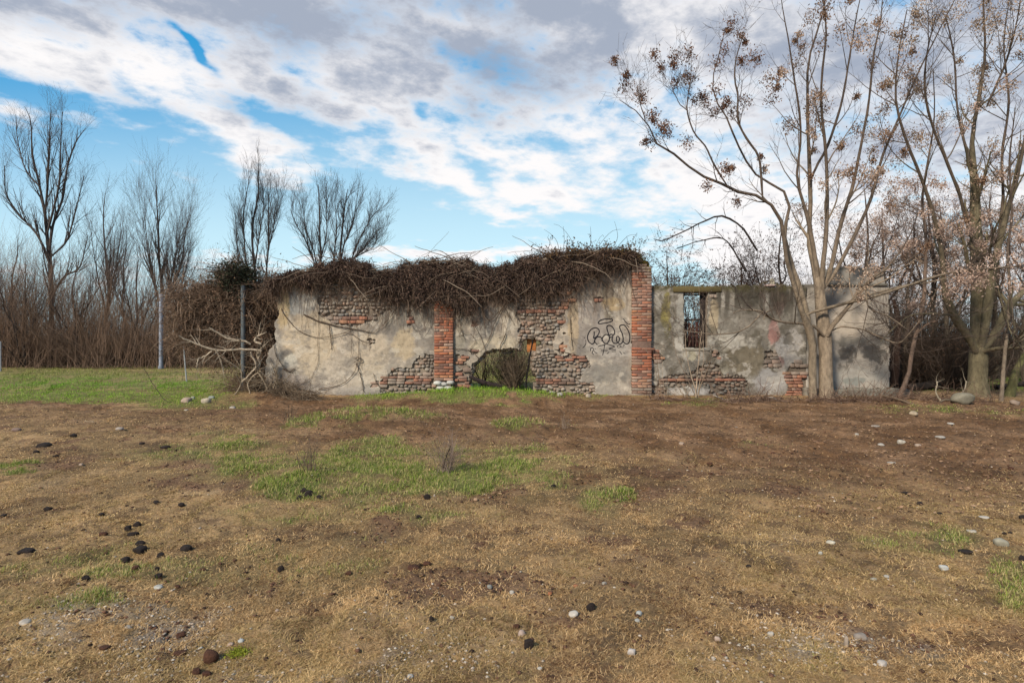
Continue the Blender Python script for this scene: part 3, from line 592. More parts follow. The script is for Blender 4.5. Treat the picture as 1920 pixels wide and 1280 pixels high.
g = Geo(); grid_slab(g, plaster_r, 1219, 1512, 534, 752, 1.25, FY - .04, .045, col_r, lambda A, B: disp_pl(A, B) * .8 + .012 * ss(fbm(A * .03, B * .03, 4, 770), .5, .53), back=False); g.build('plaster', M_plaster, wallR)
g = Geo(); want = lambda a, b: exposed_r(a, b, 3) & core_r(a, b)
sc2, sr, r_ = masonry(g, 1219, 1512, 546, 752, want, lambda x, y: (706 < y < 714) if x is None else (x > 1466 and y > 670) or (x < 1262 and y < 700) or (y < 672 and x < 1400) or (x > 1430 and y < 695), FY - .03, 33)
g.build('brickwork', M_brick, wallR, smooth=False)
g = Geo(); stones(g, np.array(sc2), np.array(sr), stone_cols(len(sc2), r_) * .75, r_); g.build('rubble_stonework', M_stone, wallR)
def bx(g, x0, y0, x1, y1, yf, th, c):       # a box given by two photo corners on the wall plane
    a = P(x0, y1, WY); b = P(x1, y0, WY); bricks(g, np.array([((a[0] + b[0]) / 2, yf + th / 2, (a[2] + b[2]) / 2)]), np.array([((b[0] - a[0]) / 2, th / 2, (b[2] - a[2]) / 2)]), np.array([c]), RS(int(x0)), .006)
# window: rotten dark timber frame with a middle bar and a boarded lower half
win = bpy.data.objects.new('window_frame', None); link(win, wallR); win.location = (0, 0, 0)
def part(geo, name, mat, parent, top, smooth=False): return geo.build(name, mat, parent, smooth)
g = Geo(); bx(g, 1283.3, 549.5, 1286.5, 650, FY + .14, .09, (.03, .022, .018)); bx(g, 1318, 549.5, 1326, 650, FY + .1, .12, (.022, .017, .016)); bx(g, 1286.8, 549.5, 1317.6, 552, FY + .14, .08, (.03, .024, .02)); bx(g, 1286.8, 597, 1317.6, 600.5, FY + .15, .06, (.025, .02, .018)); g.build('timber_frame', M_wood, wallR, smooth=False)
g = Geo()
for i, x in enumerate(np.arange(1288, 1317, 7.2)): bx(g, x, 601 + (i * 37 % 11), x + 5.4, 650, FY + .19, .02, (.045 + .01 * (i % 2), .022, .018))
g.build('boarding', M_wood, wallR, smooth=False)
bpy.data.objects.remove(win)
g = Geo(); bx(g, 1262, 537.5, 1352, 547, FY - .075, .1, (.11, .085, .035)); g.build('mossy_lintel', M_conc, wallR, smooth=False)
g = Geo(); bx(g, 1279, 653, 1330, 657.5, FY - .075, .2, (.33, .30, .24)); g.build('sill', M_conc, wallR, smooth=False)

ms2 = empty('moss_fringe', tuple(P(1370, 537, WY)), 'ragged dark moss and dead weeds along the top of the streaked wall', 'moss'); g = Geo(); r_ = RS(53); n = 3600; x = 1222 + 290 * r_.rand(n); f_ = fbm(x * .06, x * 0, 3, 54)
pos = np.stack([(x - 960) * S, FY - .07 + .42 * r_.rand(n), HC - (538.5 - HY) * S + (f_ ** 2) * .22 * r_.rand(n) ** 1.5], 1); g.quads(pos, .012, .02, lerp((.05, .04, .02), (.16, .13, .05), r_.rand(n)), r_); g.build('moss_fronds', M_leaf, ms2, smooth=False)
# ---- the smooth end block with its raised cap and plinth
wallE = empty('end_wall', (8.1, WY, 0), 'smooth grey rendered wall end with raised cap and plinth, behind the twin pale trunks', 'wall')
def cap_top(A): return np.interp(A, [1512, 1550, 1553, 1580, 1606, 1614, 1640, 1658, 1661, 1669], [534, 533, 506, 500, 498, 502, 505, 512, 536, 537])
def core_e(A, B): a, b = wobble(A, B, 2.6, 5, .09); return (A > 1512) & (a < 1668) & (b > cap_top(A)) & (B < 752)
def col_e(A, B):
    n1 = fbm(A * .03, B * .03, 5, 820); n2 = fbm(A * .1, B * .1, 4, 830); n4 = fbm(A * .4, B * .4, 3, 850); n3 = fbm(A * .1, B * .02, 4, 860)
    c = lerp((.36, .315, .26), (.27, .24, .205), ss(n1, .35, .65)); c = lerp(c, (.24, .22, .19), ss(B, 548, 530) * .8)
    T = lambda *a, col=(.5, .42, .31): lerp(c, col, stain(A, B, *a))
    c = T(1612, 600, 60, 36, .7, 8, 50, col=(.42, .355, .28)); c = lerp(c, (.10, .09, .075), ss(fbm(A * .06 + 7, B * .045, 6, 871, .62), .5, .6) * ss(np.abs(B - 665), 45, 15) * .8); c = T(1585, 662, 20, 12, .8, 14, 51, col=(.09, .08, .068)); c = T(1640, 664, 22, 14, .8, 14, 52, col=(.075, .068, .06)); c = T(1615, 640, 55, 8, .6, 8, 53, col=(.17, .155, .13)); c = T(1600, 705, 60, 14, .5, 10, 54, col=(.33, .31, .27))
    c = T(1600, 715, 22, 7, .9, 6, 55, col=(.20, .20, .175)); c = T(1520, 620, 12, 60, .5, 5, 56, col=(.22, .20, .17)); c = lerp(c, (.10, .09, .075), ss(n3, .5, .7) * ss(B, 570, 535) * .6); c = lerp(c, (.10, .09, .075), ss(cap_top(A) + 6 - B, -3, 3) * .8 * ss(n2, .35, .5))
    return c * (1.04 + .2 * n4[..., None])
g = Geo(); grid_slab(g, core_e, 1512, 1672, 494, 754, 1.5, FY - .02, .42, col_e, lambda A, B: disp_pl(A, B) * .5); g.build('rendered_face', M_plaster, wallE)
g = Geo(); bx(g, 1551, 531.5, 1663, 536, FY - .07, .5, (.17, .155, .13)); g.build('cornice', M_conc, wallE, smooth=False)
g = Geo()
def core_p(A, B): a, b = wobble(A, B, 1.2, 6); return (A > 1502) & (a < 1692) & (b > 727) & (B < 760)
grid_slab(g, core_p, 1500, 1695, 722, 760, 2, FY - .30, .27, lambda A, B: lerp((.15, .14, .115), (.24, .22, .18), fbm(A * .08, B * .08, 4, 880)), lambda A, B: (fbm(A * .1, B * .1, 3, 890) - .5) * .03); g.build('plinth', M_conc, wallE)

# ------------------------------------------------------------------ branch growing
def resample(pts, k):
    pts = np.asarray(pts, float); d = np.r_[0, np.cumsum(np.linalg.norm(np.diff(pts[:, :3], axis=0), axis=1))]; t = np.linspace(0, d[-1], k)
    # smooth through the points
    return np.stack([np.interp(t, d, pts[:, i]) for i in range(pts.shape[1])], 1)
def smooth_line(pts, k):
    p = np.asarray(pts, float)
    if len(p) > 2:
        q = np.vstack([2 * p[0] - p[1], p, 2 * p[-1] - p[-2]]); tt = np.linspace(0, len(p) - 1, len(p) * 6); i = np.minimum(tt.astype(int), len(p) - 2); f = (tt - i)[:, None]
        a0, a1, a2, a3 = q[i], q[i + 1], q[i + 2], q[i + 3]; p = .5 * (2 * a1 + (a2 - a0) * f + (2 * a0 - 5 * a1 + 4 * a2 - a3) * f ** 2 + (3 * a1 - a0 - 3 * a2 + a3) * f ** 3)
    return resample(p, k)
def grow(P_, R_, n, t0, t1, ang, length, r, k=6, up=.3, wig=.08, taper=.25, rfac=.55, side=None, tpow=1.0, lenfall=.0, minr=.002):
    """n children on every parent polyline; length may be a number or an array per parent."""
    M_, K, _ = P_.shape
    if M_ == 0 or n <= 0: return np.zeros((0, k, 3)), np.zeros((0, k)), np.zeros(0, int)
    par = np.repeat(np.arange(M_), int(n)) if n >= 1 else np.where(r.rand(M_) < n)[0]
    N = len(par); t = t0 + (t1 - t0) * r.rand(N) ** tpow; f = t * (K - 1); i = np.minimum(f.astype(int), K - 2); fr = (f - i)[:, None]
    base = P_[par, i] * (1 - fr) + P_[par, i + 1] * fr; T = P_[par, i + 1] - P_[par, i]; T /= np.linalg.norm(T, axis=1, keepdims=True) + 1e-9
    rb = R_[par, i] * (1 - fr[:, 0]) + R_[par, i + 1] * fr[:, 0]
    rd = r.normal(size=(N, 3)); rd -= (rd * T).sum(1, keepdims=True) * T; rd /= np.linalg.norm(rd, axis=1, keepdims=True) + 1e-9
    a = ang * (1 + .35 * r.normal(size=N)); d = T * np.cos(a)[:, None] + rd * np.sin(a)[:, None]
    L = np.broadcast_to(length, (M_,))[par] * (.6 + .7 * r.rand(N)) * (1 - lenfall * t)
    out = np.zeros((N, k, 3)); out[:, 0] = base; cur = d.copy()
    for j in range(1, k):
        cur = cur + np.array([0, 0, up / k]) + r.normal(size=(N, 3)) * wig; cur /= np.linalg.norm(cur, axis=1, keepdims=True); out[:, j] = out[:, j - 1] + cur * (L / (k - 1))[:, None]
    r0 = np.maximum(rb * rfac, minr); R = r0[:, None] * np.linspace(1, taper, k)[None, :]; return out, np.maximum(R, minr * .7), par

BARK = (.17, .135, .095)
def tree(name, label, cat, group, base, stems, spec, seed, bark=BARK, twigc=(.09, .065, .05), clusters=0, clc=None, crown='crown', sides=7, leaves=0, leafc=(.09, .05, .03), cl_size=1.0, minr=.003, clt=.12, zmin=2.4, xcl=None, xc=None):
    """stems: list of polylines [(x,y,z,r)...] in world space; spec: list of grow() levels."""
    r = RS(seed); root = empty(name, tuple(base), label, cat, group)
    g = Geo(); K = 22; Pm = []; Rm = []
    for s in stems:
        q = smooth_line(s, K); q[:, :3] += np.cumsum(r.normal(size=(K, 3)) * .003, 0) * (q[:, 3:4] < .2); rr = np.maximum(q[:, 3], .004).copy(); rr[:3] *= (np.array([.55, .75, .92]) if len(Rm) else 1); Pm.append(q[:, :3]); Rm.append(rr)
    Pm = np.array(Pm); Rm = np.array(Rm)
    Rj = Rm * (1 + .06 * r.normal(size=Rm.shape)); cc = lerp(np.array(bark), np.array(twigc), ss(.085 - Rm, 0, .07) * (.25 + .75 * ss(Pm[..., 2], 2.3, 3.6))); g.tubes(Pm, Rj, sides, cc)  # thin upper limbs darker: silhouette tone put into the bark colour
    trunk = g.build('trunk', M_bark, root)
    g = Geo(); lv = [(Pm, Rm)]; alltips = []
    for li, sp in enumerate(spec):
        sp = dict(sp); src = sp.pop('src', li); n = sp.pop('n'); P0, R0 = lv[min(src, len(lv) - 1)]
        if n < 1: n_ = n
        else: n_ = n
        if sp.get('byheight'): pass
        p, q, _ = grow(P0, R0, n_, r=r, minr=minr, **sp); lv.append((p, q)); c = lerp(np.array(bark), np.array(twigc), ss(.03 - q[:, 0], 0, .022)) * (.8 + .4 * r.rand(len(p)))[:, None]
        g.tubes(p, q, 5 if li == 0 else 3, c); alltips.append(p)
    if g.n: g.build(crown, M_twig, root)
    if clusters:
        g = Geo(); tips = np.concatenate([p[:, -1] for p in alltips[-2:]]); tips = tips[tips[:, 2] > zmin]; idx = r.permutation(len(tips))[:clusters]; n = 110
        c0 = tips[idx]
        if xcl is not None: c0 = np.vstack([c0, np.array([P(a, b, base[1] - .6 + 0.5 * r.rand()) for a, b in xcl])])
        off = r.normal(size=(len(c0), n, 3)) * np.array([clt, clt, clt * 1.15])[None, None] * cl_size * (.35 + .75 * r.rand(len(c0)))[:, None, None]; pos = (c0[:, None] + off - np.array([0, 0, .06])).reshape(-1, 3)
        c = lerp(clc[0], clc[1], r.rand(len(pos)))
        if xcl is not None: kx = len(xcl) * n; c[-kx:] = lerp(xc[0], xc[1], r.rand(kx))
        g.quads(pos, .02 + .01 * r.rand(len(pos)), .024 + .014 * r.rand(len(pos)), c, r, hang=.5); g.build('seed_clusters', M_leaf, root, smooth=False)
    if leaves:
        g = Geo(); p = np.concatenate([x.reshape(-1, 3) for x in alltips[-1:]]); p = p[r.randint(len(p), size=leaves)] + r.normal(size=(leaves, 3)) * .03; g.quads(p, .02 + .02 * r.rand(leaves), .02 + .02 * r.rand(leaves), np.array(leafc) * (.6 + .8 * r.rand(leaves))[:, None], r, hang=.3); g.build('withered_leaves', M_leaf, root, smooth=False)
    return root
def st(pts, Y, dY=0.0):
    """traced stem: (px, py, width px) at depth Y, leaning dY metres nearer or farther by its end."""
    out = []; n = len(pts)
    for i, (a, b, w_) in enumerate(pts):
        Yi = Y + dY * (i / (n - 1)) ** 1.3; p = P(a, b, Yi); out.append((*p, w_ / 2 / F * Y * (.93 if w_ > 14 else .74)))
    return out
TAN = ((.26, .165, .10), (.42, .29, .20)); DK = ((.10, .045, .03), (.22, .12, .07)); PINK = ((.36, .24, .18), (.55, .41, .33))
YA = 13.05
tw = [dict(n=10, t0=.25, t1=.98, ang=.7, length=1.45, up=.75, wig=.08, k=10, rfac=.5, lenfall=.5),
      dict(n=5, t0=.25, t1=1, ang=.7, length=.55, up=.4, wig=.1, k=6, rfac=.6),
      dict(n=2, t0=.3, t1=1, ang=.7, length=.28, up=.2, wig=.12, k=4, rfac=.6)]
tree('seed_tree', 'left and thinner of the twin pale trunks, one long limb sweeping far left', 'tree', 'twin pale trees before the end wall', P(1523, 747, YA), [
    st([(1524, 752, 17), (1523, 700, 15), (1523, 640, 15), (1516, 614, 15), (1506, 594, 13), (1492, 549, 12), (1476, 500, 10), (1469, 460, 9), (1467, 425, 9), (1451, 395, 8), (1430, 370, 8), (1377, 358, 7), (1341, 339, 6), (1304, 325, 5.5), (1268, 293, 5), (1223, 264, 4), (1211, 232, 3), (1180, 199, 2), (1158, 187, 1.2)], YA, -1.2),
    st([(1520, 625, 15), (1514, 590, 15), (1502, 541, 14), (1486, 495, 13), (1475, 455, 12), (1471, 427, 10), (1483, 398, 8), (1475, 362, 7), (1451, 345, 6), (1430, 337, 5.5), (1402, 301, 5), (1382, 260, 4.5), (1365, 219, 4), (1345, 187, 3.5), (1339, 150, 3), (1349, 110, 2.5), (1363, 53, 1.5)], YA, .5),
    st([(1430, 371, 7), (1427, 325, 6), (1422, 293, 6), (1402, 264, 5.5), (1384, 228, 5), (1384, 183, 4.5), (1378, 150, 4), (1382, 110, 3), (1394, 69, 1.8)], YA - .5, -.3),
    st([(1366, 352, 5), (1353, 333, 4.5), (1337, 305, 4.5), (1323, 276, 4), (1300, 248, 3.5), (1288, 207, 3), (1292, 171, 2.5), (1297, 130, 1.5)], YA - .8, -.3),
    st([(1288, 207, 3), (1272, 191, 2.2), (1256, 154, 1.3)], YA - 1.1), st([(1211, 232, 3), (1201, 191, 2.2), (1197, 163, 1.5)], YA - 1.2),
    st([(1505, 594, 9), (1525, 585, 9), (1546, 579, 8), (1586, 568, 7.5), (1627, 560, 7), (1690, 540, 6), (1767, 516, 5.5), (1840, 506, 5), (1925, 500, 4), (2010, 490, 3)], YA, -1.0),
    st([(1602, 562, 5), (1650, 546, 5), (1700, 533, 4.5), (1737, 528, 4), (1797, 510, 3.5), (1830, 480, 2.5), (1870, 440, 1.5)], YA - .3, -.5)], 
    [dict(n=8, t0=.45, t1=.98, ang=.7, length=.95, up=.75, wig=.08, k=9, rfac=.5, lenfall=.6)] + tw[1:], 101, bark=(.25, .195, .135), clusters=22, clc=DK, clt=.085, zmin=3.6, xc=DK, xcl=[(1363, 53), (1390, 62), (1398, 75), (1200, 172), (1204, 182), (1225, 219), (1223, 260), (1210, 262), (1252, 244), (1247, 236), (1317, 175), (1322, 182), (1345, 114), (1340, 165), (1288, 262), (1373, 309), (1365, 313), (1358, 195), (1340, 205), (1420, 108), (1405, 100), (1375, 205), (1398, 185), (1305, 180), (1455, 150), (1448, 180), (1463, 130)])
tree('seed_tree', 'right and thicker of the twin pale trunks, fanning into many tall stems', 'tree', 'twin pale trees before the end wall', P(1550, 748, YA), [
    st([(1550, 752, 30), (1549, 735, 26), (1549, 690, 25), (1548, 635, 27), (1542, 590, 24), (1538, 550, 23), (1532, 512, 18), (1520, 460, 15), (1518, 420, 12), (1520, 366, 11), (1516, 284, 9), (1514, 163, 6.5), (1516, 114, 5.5), (1532, 61, 4.5), (1548, 0, 3.5), (1556, -90, 1.5)], YA, .8),
    st([(1536, 540, 16), (1526, 470, 12), (1512, 398, 9), (1499, 358, 7), (1494, 320, 6), (1500, 270, 5), (1499, 219, 5), (1487, 134, 4), (1479, 77, 3), (1467, 8, 2), (1462, -50, 1.2)], YA + .2, -.7),
    st([(1541, 580, 16), (1542, 515, 14), (1550, 447, 11), (1552, 366, 9), (1550, 284, 7.5), (1542, 203, 6), (1544, 134, 5), (1552, 61, 4), (1546, 0, 3), (1540, -70, 1.5)], YA + .18, -1.0),
    st([(1538, 545, 18), (1556, 510, 14), (1570, 450, 10), (1585, 395, 9), (1601, 345, 8), (1617, 264, 6.5), (1629, 195, 5.5), (1638, 102, 4.5), (1650, 40, 3), (1655, -40, 1.5)], YA + .2, .2),
    st([(1545, 540, 14), (1566, 512, 12), (1581, 482, 10), (1609, 427, 8.5), (1634, 366, 7), (1654, 293, 6), (1682, 228, 5), (1719, 142, 4), (1755, 69, 3), (1790, 0, 1.8)], YA + .2, -.6),
    st([(1519, 340, 8), (1532, 310, 7), (1552, 272, 6.5), (1577, 195, 5.5), (1591, 114, 4.5), (1605, 33, 3), (1620, -40, 1.5)], YA + .4, .4),
    st([(1550, 630, 16), (1562, 610, 13), (1592, 574, 10), (1618, 540, 9), (1640, 518, 7), (1665, 500, 5), (1700, 450, 3), (1720, 400, 1.5)], YA, -.9),
    st([(1548, 634, 9), (1527, 612, 7), (1500, 607, 6.5), (1467, 605, 6), (1447, 598, 5.5), (1427, 585, 5), (1391, 583, 3), (1376, 588, 1.5)], YA, -.8),
    st([(1592, 566, 4.5), (1612, 548, 4.5), (1622, 540, 4), (1628, 578, 4), (1666, 596, 3.5), (1700, 620, 2)], YA - .5, -.4), st([(1428, 586, 4), (1415, 600, 4), (1400, 613, 3.8), (1375, 624, 3.5), (1329, 625, 3), (1300, 622, 2.4), (1275, 619, 1.5)], YA - .7, -.2),
    st([(1432, 600, 3), (1436, 585, 3), (1444, 582, 2)], YA - .6), st([(1560, 620, 5), (1580, 613, 4), (1620, 618, 3.5), (1650, 632, 3.5), (1684, 644, 3), (1705, 625, 2.5), (1725, 600, 1.5)], YA, -.9)],
    tw, 102, bark=(.26, .20, .14), clusters=70, clc=((.14, .08, .05), (.30, .19, .12)), clt=.10, zmin=3.2, xc=((.30, .20, .14), (.52, .39, .30)), xcl=[(1634, 504), (1642, 498), (1626, 512), (1598, 498), (1613, 554), (1573, 321), (1590, 318), (1638, 321), (1630, 325), (1434, 313), (1528, 252), (1520, 240), (1540, 175), (1530, 180), (1467, 134), (1499, 61), (1646, 37), (1629, 73), (1610, 80), (1545, 340), (1652, 315), (1600, 65)])
YB = 13.5
tree('seed_tree', 'big thick trunked grey tree forking low, at the right end of the clearing', 'tree', None, P(1832, 745, YB), [
    st([(1832, 756, 52), (1832, 742, 38), (1834, 700, 32), (1835, 665, 31), (1836, 630, 29), (1835, 600, 27), (1836, 519, 25), (1831, 430, 20), (1829, 345, 15), (1825, 264, 12), (1838, 183, 9), (1849, 102, 6), (1845, 0, 4), (1850, -80, 2)], YB, .6),
    st([(1830, 660, 20), (1820, 637, 19), (1797, 605, 16), (1779, 572, 15), (1770, 533, 13), (1765, 474, 11), (1751, 406, 9), (1735, 358, 8), (1715, 305, 7), (1694, 252, 6), (1678, 183, 5), (1684, 100, 3.5), (1700, 20, 2)], YB, -.8),
    st([(1838, 650, 22), (1848, 600, 19), (1856, 519, 17), (1871, 459, 14), (1886, 400, 12), (1902, 345, 10), (1920, 264, 8), (1945, 160, 5), (1960, 40, 3)], YB, -.4),
    st([(1842, 655, 20), (1856, 640, 19), (1877, 608, 17), (1889, 578, 15), (1920, 545, 12), (1965, 500, 9), (2010, 430, 6), (2050, 330, 3)], YB, .4),
    st([(1833, 470, 12), (1815, 420, 9), (1800, 366, 8), (1776, 305, 7), (1751, 244, 6), (1735, 175, 5), (1739, 102, 3.5), (1760, 20, 2)], YB + .2, -.9),
    st([(1785, 592, 6), (1750, 588, 5), (1708, 592, 4), (1680, 612, 3), (1650, 640, 1.5)], YB - .2, -.8), st([(1900, 530, 6), (1895, 578, 5), (1904, 620, 5), (1898, 632, 4), (1922, 664, 3), (1950, 700, 1.5)], YB - .8, -.4), st([(1871, 540, 4), (1888, 600, 4), (1897, 628, 3)], YB - .8, -.3), st([(1838, 662, 12), (1855, 655, 10), (1880, 652, 9), (1925, 651, 7), (1980, 640, 4)], YB, -1.0),
    st([(1828, 340, 8), (1812, 280, 6.5), (1795, 200, 5), (1790, 110, 4), (1775, 30, 2.5)], YB + .3, .5),
    st([(1870, 460, 9), (1880, 380, 7), (1878, 290, 6), (1890, 190, 5), (1880, 90, 3.5), (1890, 0, 2)], YB, .6),
    st([(1850, 200, 6), (1880, 130, 5), (1900, 60, 3.5), (1915, -20, 2)], YB + .3, -.5)],
    [dict(n=13, t0=.22, t1=.98, ang=.75, length=1.6, up=.6, wig=.08, k=10, rfac=.5, lenfall=.35)] + tw[1:], 103, bark=(.15, .125, .075), clusters=100, clc=((.26, .18, .12), (.42, .31, .22)), clt=.12, xc=PINK, xcl=[(1702, 456), (1710, 450), (1696, 464), (1675, 456), (1812, 424), (1822, 428), (1800, 420), (1844, 456), (1835, 452), (1785, 507), (1775, 503), (1796, 510), (1829, 522), (1838, 516), (1874, 471), (1711, 566), (1737, 560), (1910, 534), (1690, 510), (1760, 430), (1735, 395), (1772, 420)])
tree('slender_tree', 'thin crooked brown tree leaning up beside the end wall', 'tree', None, P(1682, 745, 13.2), [
    st([(1680, 752, 14), (1687, 741, 12), (1702, 706, 11), (1708, 667, 10), (1720, 614, 9.5), (1731, 566, 9), (1734, 504, 8), (1736, 444, 7), (1728, 380, 6), (1740, 300, 5), (1752, 220, 3.5), (1750, 130, 2)], 13.2, .5),
    st([(1716, 630, 5), (1735, 610, 4.5), (1760, 600, 4)], 13.2, -.3), st([(1722, 606, 5), (1712, 592, 4), (1695, 600, 3), (1665, 622, 2)], 13.2, -.4)], [dict(n=7, t0=.5, t1=1, ang=.8, length=.8, up=.4, wig=.08, k=7, rfac=.5)] + tw[1:], 104, bark=(.22, .15, .11), clusters=30, clc=PINK, clt=.14)
tree('slender_tree', 'thin straight pale trunk in front of the leaning mossy one, by the right edge', 'tree', None, P(1877, 757, 12.6), [
    st([(1876, 762, 12), (1877, 750, 10), (1882, 700, 9), (1886, 655, 8), (1890, 600, 8), (1894, 540, 7), (1890, 470, 6), (1899, 400, 5), (1895, 300, 4), (1905, 200, 2.5)], 12.6, .3), st([(1890, 620, 4), (1900, 600, 3), (1897, 560, 3), (1884, 530, 2.5), (1880, 500, 2)], 12.6, -.4)],
    [dict(n=6, t0=.5, t1=1, ang=.8, length=.7, up=.3, wig=.09, k=7, rfac=.5)] + tw[1:], 105, bark=(.24, .19, .14), clusters=14, clc=PINK)
tree('slender_tree', 'mossy trunk leaning out to the right beside the edge of the clearing', 'tree', None, P(1893, 742, 13.5), [
    st([(1890, 748, 20), (1895, 732, 17), (1903, 700, 15), (1914, 675, 14), (1935, 645, 13), (1965, 600, 12), (2000, 520, 9), (2020, 420, 6), (2025, 300, 3)], 13.5, .3)], [dict(n=8, t0=.4, t1=1, ang=.8, length=1.0, up=.4, wig=.08, k=7, rfac=.5)] + tw[1:], 106, bark=(.15, .14, .06), clusters=20, clc=PINK)

# trees standing behind the walls on the right
def auto_stems(x, y, H, rad, lean=0.0, forks=2, seed=0, spread=.35, fork_h=.3):
    r = RS(seed); z0 = -.1; main = []; px_, py_ = x, y; n = 8
    for i in range(n):
        t = i / (n - 1); main.append((px_, py_, z0 + H * t, rad * (1 - t) ** .8 + .006)); px_ += lean * H / n + r.normal() * .012 * H; py_ += r.normal() * .012 * H
    out = [main]
    for f in range(forks):
        a = r.rand() * 2 * np.pi; hi = fork_h + r.rand() * .35; i = int(hi * (n - 1)); b = main[i]; L = H * (1 - hi) * (.7 + .25 * r.rand()); s = []
        for j in range(6):
            t = j / 5; sp = spread * L * (t ** .75); s.append((b[0] + math.cos(a) * sp + r.normal() * .03, b[1] + math.sin(a) * sp + r.normal() * .03, b[2] + L * t * .95, b[3] * .55 * (1 - t) ** .9 + .005))
        out.append(s)
    return out
BACK = [(1262, 17.5, 4.3, .05, 'thin dark tree seen through the empty window opening'), (1390, 17.0, 3.9, .07, 'dark twiggy tree behind the streaked wall, halfway between window and twin trunks'), (1476, 18, 5.4, .06, 'bare tree behind the wall just left of the twin trunks'),
        (1600, 17, 6.2, .07, 'bare tree rising straight behind the raised cap of the end wall'), (1650, 19, 7.4, .08, 'taller tree behind the right corner of the end wall'), (1700, 16.5, 6.4, .07, 'dark trunk just right of the end wall'), (1745, 18, 8.0, .09, 'tree in the thicket behind the thin crooked tree'),
        (1790, 16, 7.0, .07, 'thin trunk in the thicket left of the big grey tree'), (1868, 19, 8.5, .1, 'tree behind the forks of the big grey tree'), (1925, 17, 7.5, .09, 'tree at the right edge behind the leaning mossy trunk'), (1985, 18, 8.0, .1, 'tree beyond the right edge of the clearing')]
for i, (px_, Y, H, rad, lab) in enumerate(BACK):
    X = (px_ - 960) / F * Y; dk = i < 3; H = H * (1 if i < 4 else .78)
    tree('thicket_tree', lab, 'tree', 'trees behind the right hand walls', (X, Y, 0), auto_stems(X, Y, H, rad, (.02 if i % 2 else -.02), 4 if not dk else 5, 200 + i, .45, .25 if dk else .3),
         [dict(n=7 if not dk else 9, t0=.2, t1=.98, ang=.8, length=1.2 if not dk else .95, up=.3 if not dk else .1, wig=.1, k=7, rfac=.5, lenfall=.4), dict(n=5, t0=.2, t1=1, ang=.8, length=.6, up=.15, wig=.13, k=6, rfac=.6), dict(n=3, t0=.2, t1=1, ang=.8, length=.3, up=0, wig=.15, k=4, rfac=.6)],
         220 + i, bark=(.085, .065, .045) if dk else (.12, .095, .065), twigc=(.05, .035, .028) if dk else (.10, .07, .055), clusters=0 if dk else 34, clc=PINK, clt=.15, leaves=2200 if dk else 300, leafc=(.07, .035, .025))

# trees on the far left
BLUEBARK = (.075, .062, .055)
def ltree(px_, Y, top, rad, lab, seed, forks, spread, n1, l1, ang=.45, up=.8, fh=.25, lean=0, bark=BLUEBARK, l2=.5, n2=5, n3=2, lf=.5, cat='tree', name='bare_tree', group='bare trees beyond the lawn'):
    X = (px_ - 960) / F * Y; H = HC + (HY - top) / F * Y
    return tree(name, lab, cat, group, (X, Y, 0), auto_stems(X, Y, H, rad, lean, forks, seed, spread, fh),
         [dict(n=n1, t0=.22, t1=.98, ang=ang, length=l1, up=up, wig=.06, k=7, rfac=.5, lenfall=lf), dict(n=n2, t0=.15, t1=1, ang=ang, length=l1 * l2, up=up * .7, wig=.08, k=5, rfac=.55), dict(n=n3, t0=.15, t1=1, ang=ang * 1.1, length=l1 * l2 * .5, up=.3, wig=.1, k=4, rfac=.6)],
         seed, bark=bark, twigc=(.085, .066, .058), minr=.0022 * Y / 25)
# the biggest one is traced
YL = 28.0
tree('bare_tree', 'tallest bare tree at the left, its crown split into several upright leaders', 'tree', 'bare trees beyond the lawn', P(95, 690, YL), [
    st([(95, 692, 11), (96, 600, 10), (96, 520, 9), (90, 460, 8), (84, 400, 6.5), (72, 340, 5), (60, 290, 4.5), (58, 230, 2.5), (46, 200, 1)], YL, .5),
    st([(92, 470, 8), (100, 420, 6), (118, 370, 5), (125, 320, 4), (140, 270, 3), (160, 240, 1.2)], YL, 1), st([(85, 400, 6), (90, 330, 4.5), (92, 270, 3), (95, 205, 1.2)], YL, -1),
    st([(96, 500, 7), (70, 440, 5), (35, 400, 4), (12, 360, 2.5), (10, 310, 1.2)], YL, -.6), st([(88, 440, 6), (110, 350, 4.5), (112, 300, 3), (117, 210, 1.2)], YL, -.5), st([(97, 480, 6), (125, 450, 4), (140, 400, 3), (158, 330, 1.5)], YL, .8),
    st([(75, 350, 4), (50, 320, 3), (35, 270, 2), (30, 215, 1)], YL, .4), st([(95, 560, 6), (120, 520, 4), (150, 500, 3), (165, 440, 1.5)], YL, -.8)],
    [dict(n=24, t0=.12, t1=.98, ang=.45, length=2.1, up=1.0, wig=.06, k=7, rfac=.5, lenfall=.72), dict(n=5, t0=.2, t1=1, ang=.5, length=.8, up=.6, wig=.08, k=5, rfac=.55), dict(n=2, t0=.2, t1=1, ang=.6, length=.4, up=.2, wig=.1, k=4, rfac=.6)], 301, bark=BLUEBARK, twigc=(.085, .066, .058), minr=.003)
ltree(192, 29, 360, .08, 'middle sized bare tree between the tallest one and the tree behind the lamp post', 302, 5, .30, 18, 1.9, lf=.3)
ltree(298, 29, 332, .10, 'tall bare tree behind the grey metal pole on the lawn', 303, 7, .22, 22, 2.2, ang=.42, up=.9, fh=.1, n2=7, lf=.3)
ltree(232, 31, 420, .06, 'thin bare tree right behind the middle sized one', 304, 3, .2, 10, 1.4)
ltree(20, 27, 440, .07, 'bare tree at the left edge of the thicket', 305, 3, .3, 11, 1.6)
FS = [dict(n=24, t0=.12, t1=.98, ang=.42, length=2.1, up=.9, wig=.06, k=7, rfac=.5, lenfall=.3), dict(n=8, t0=.15, t1=1, ang=.42, length=.95, up=.7, wig=.08, k=5, rfac=.55), dict(n=2, t0=.2, t1=1, ang=.5, length=.45, up=.3, wig=.1, k=4, rfac=.6)]
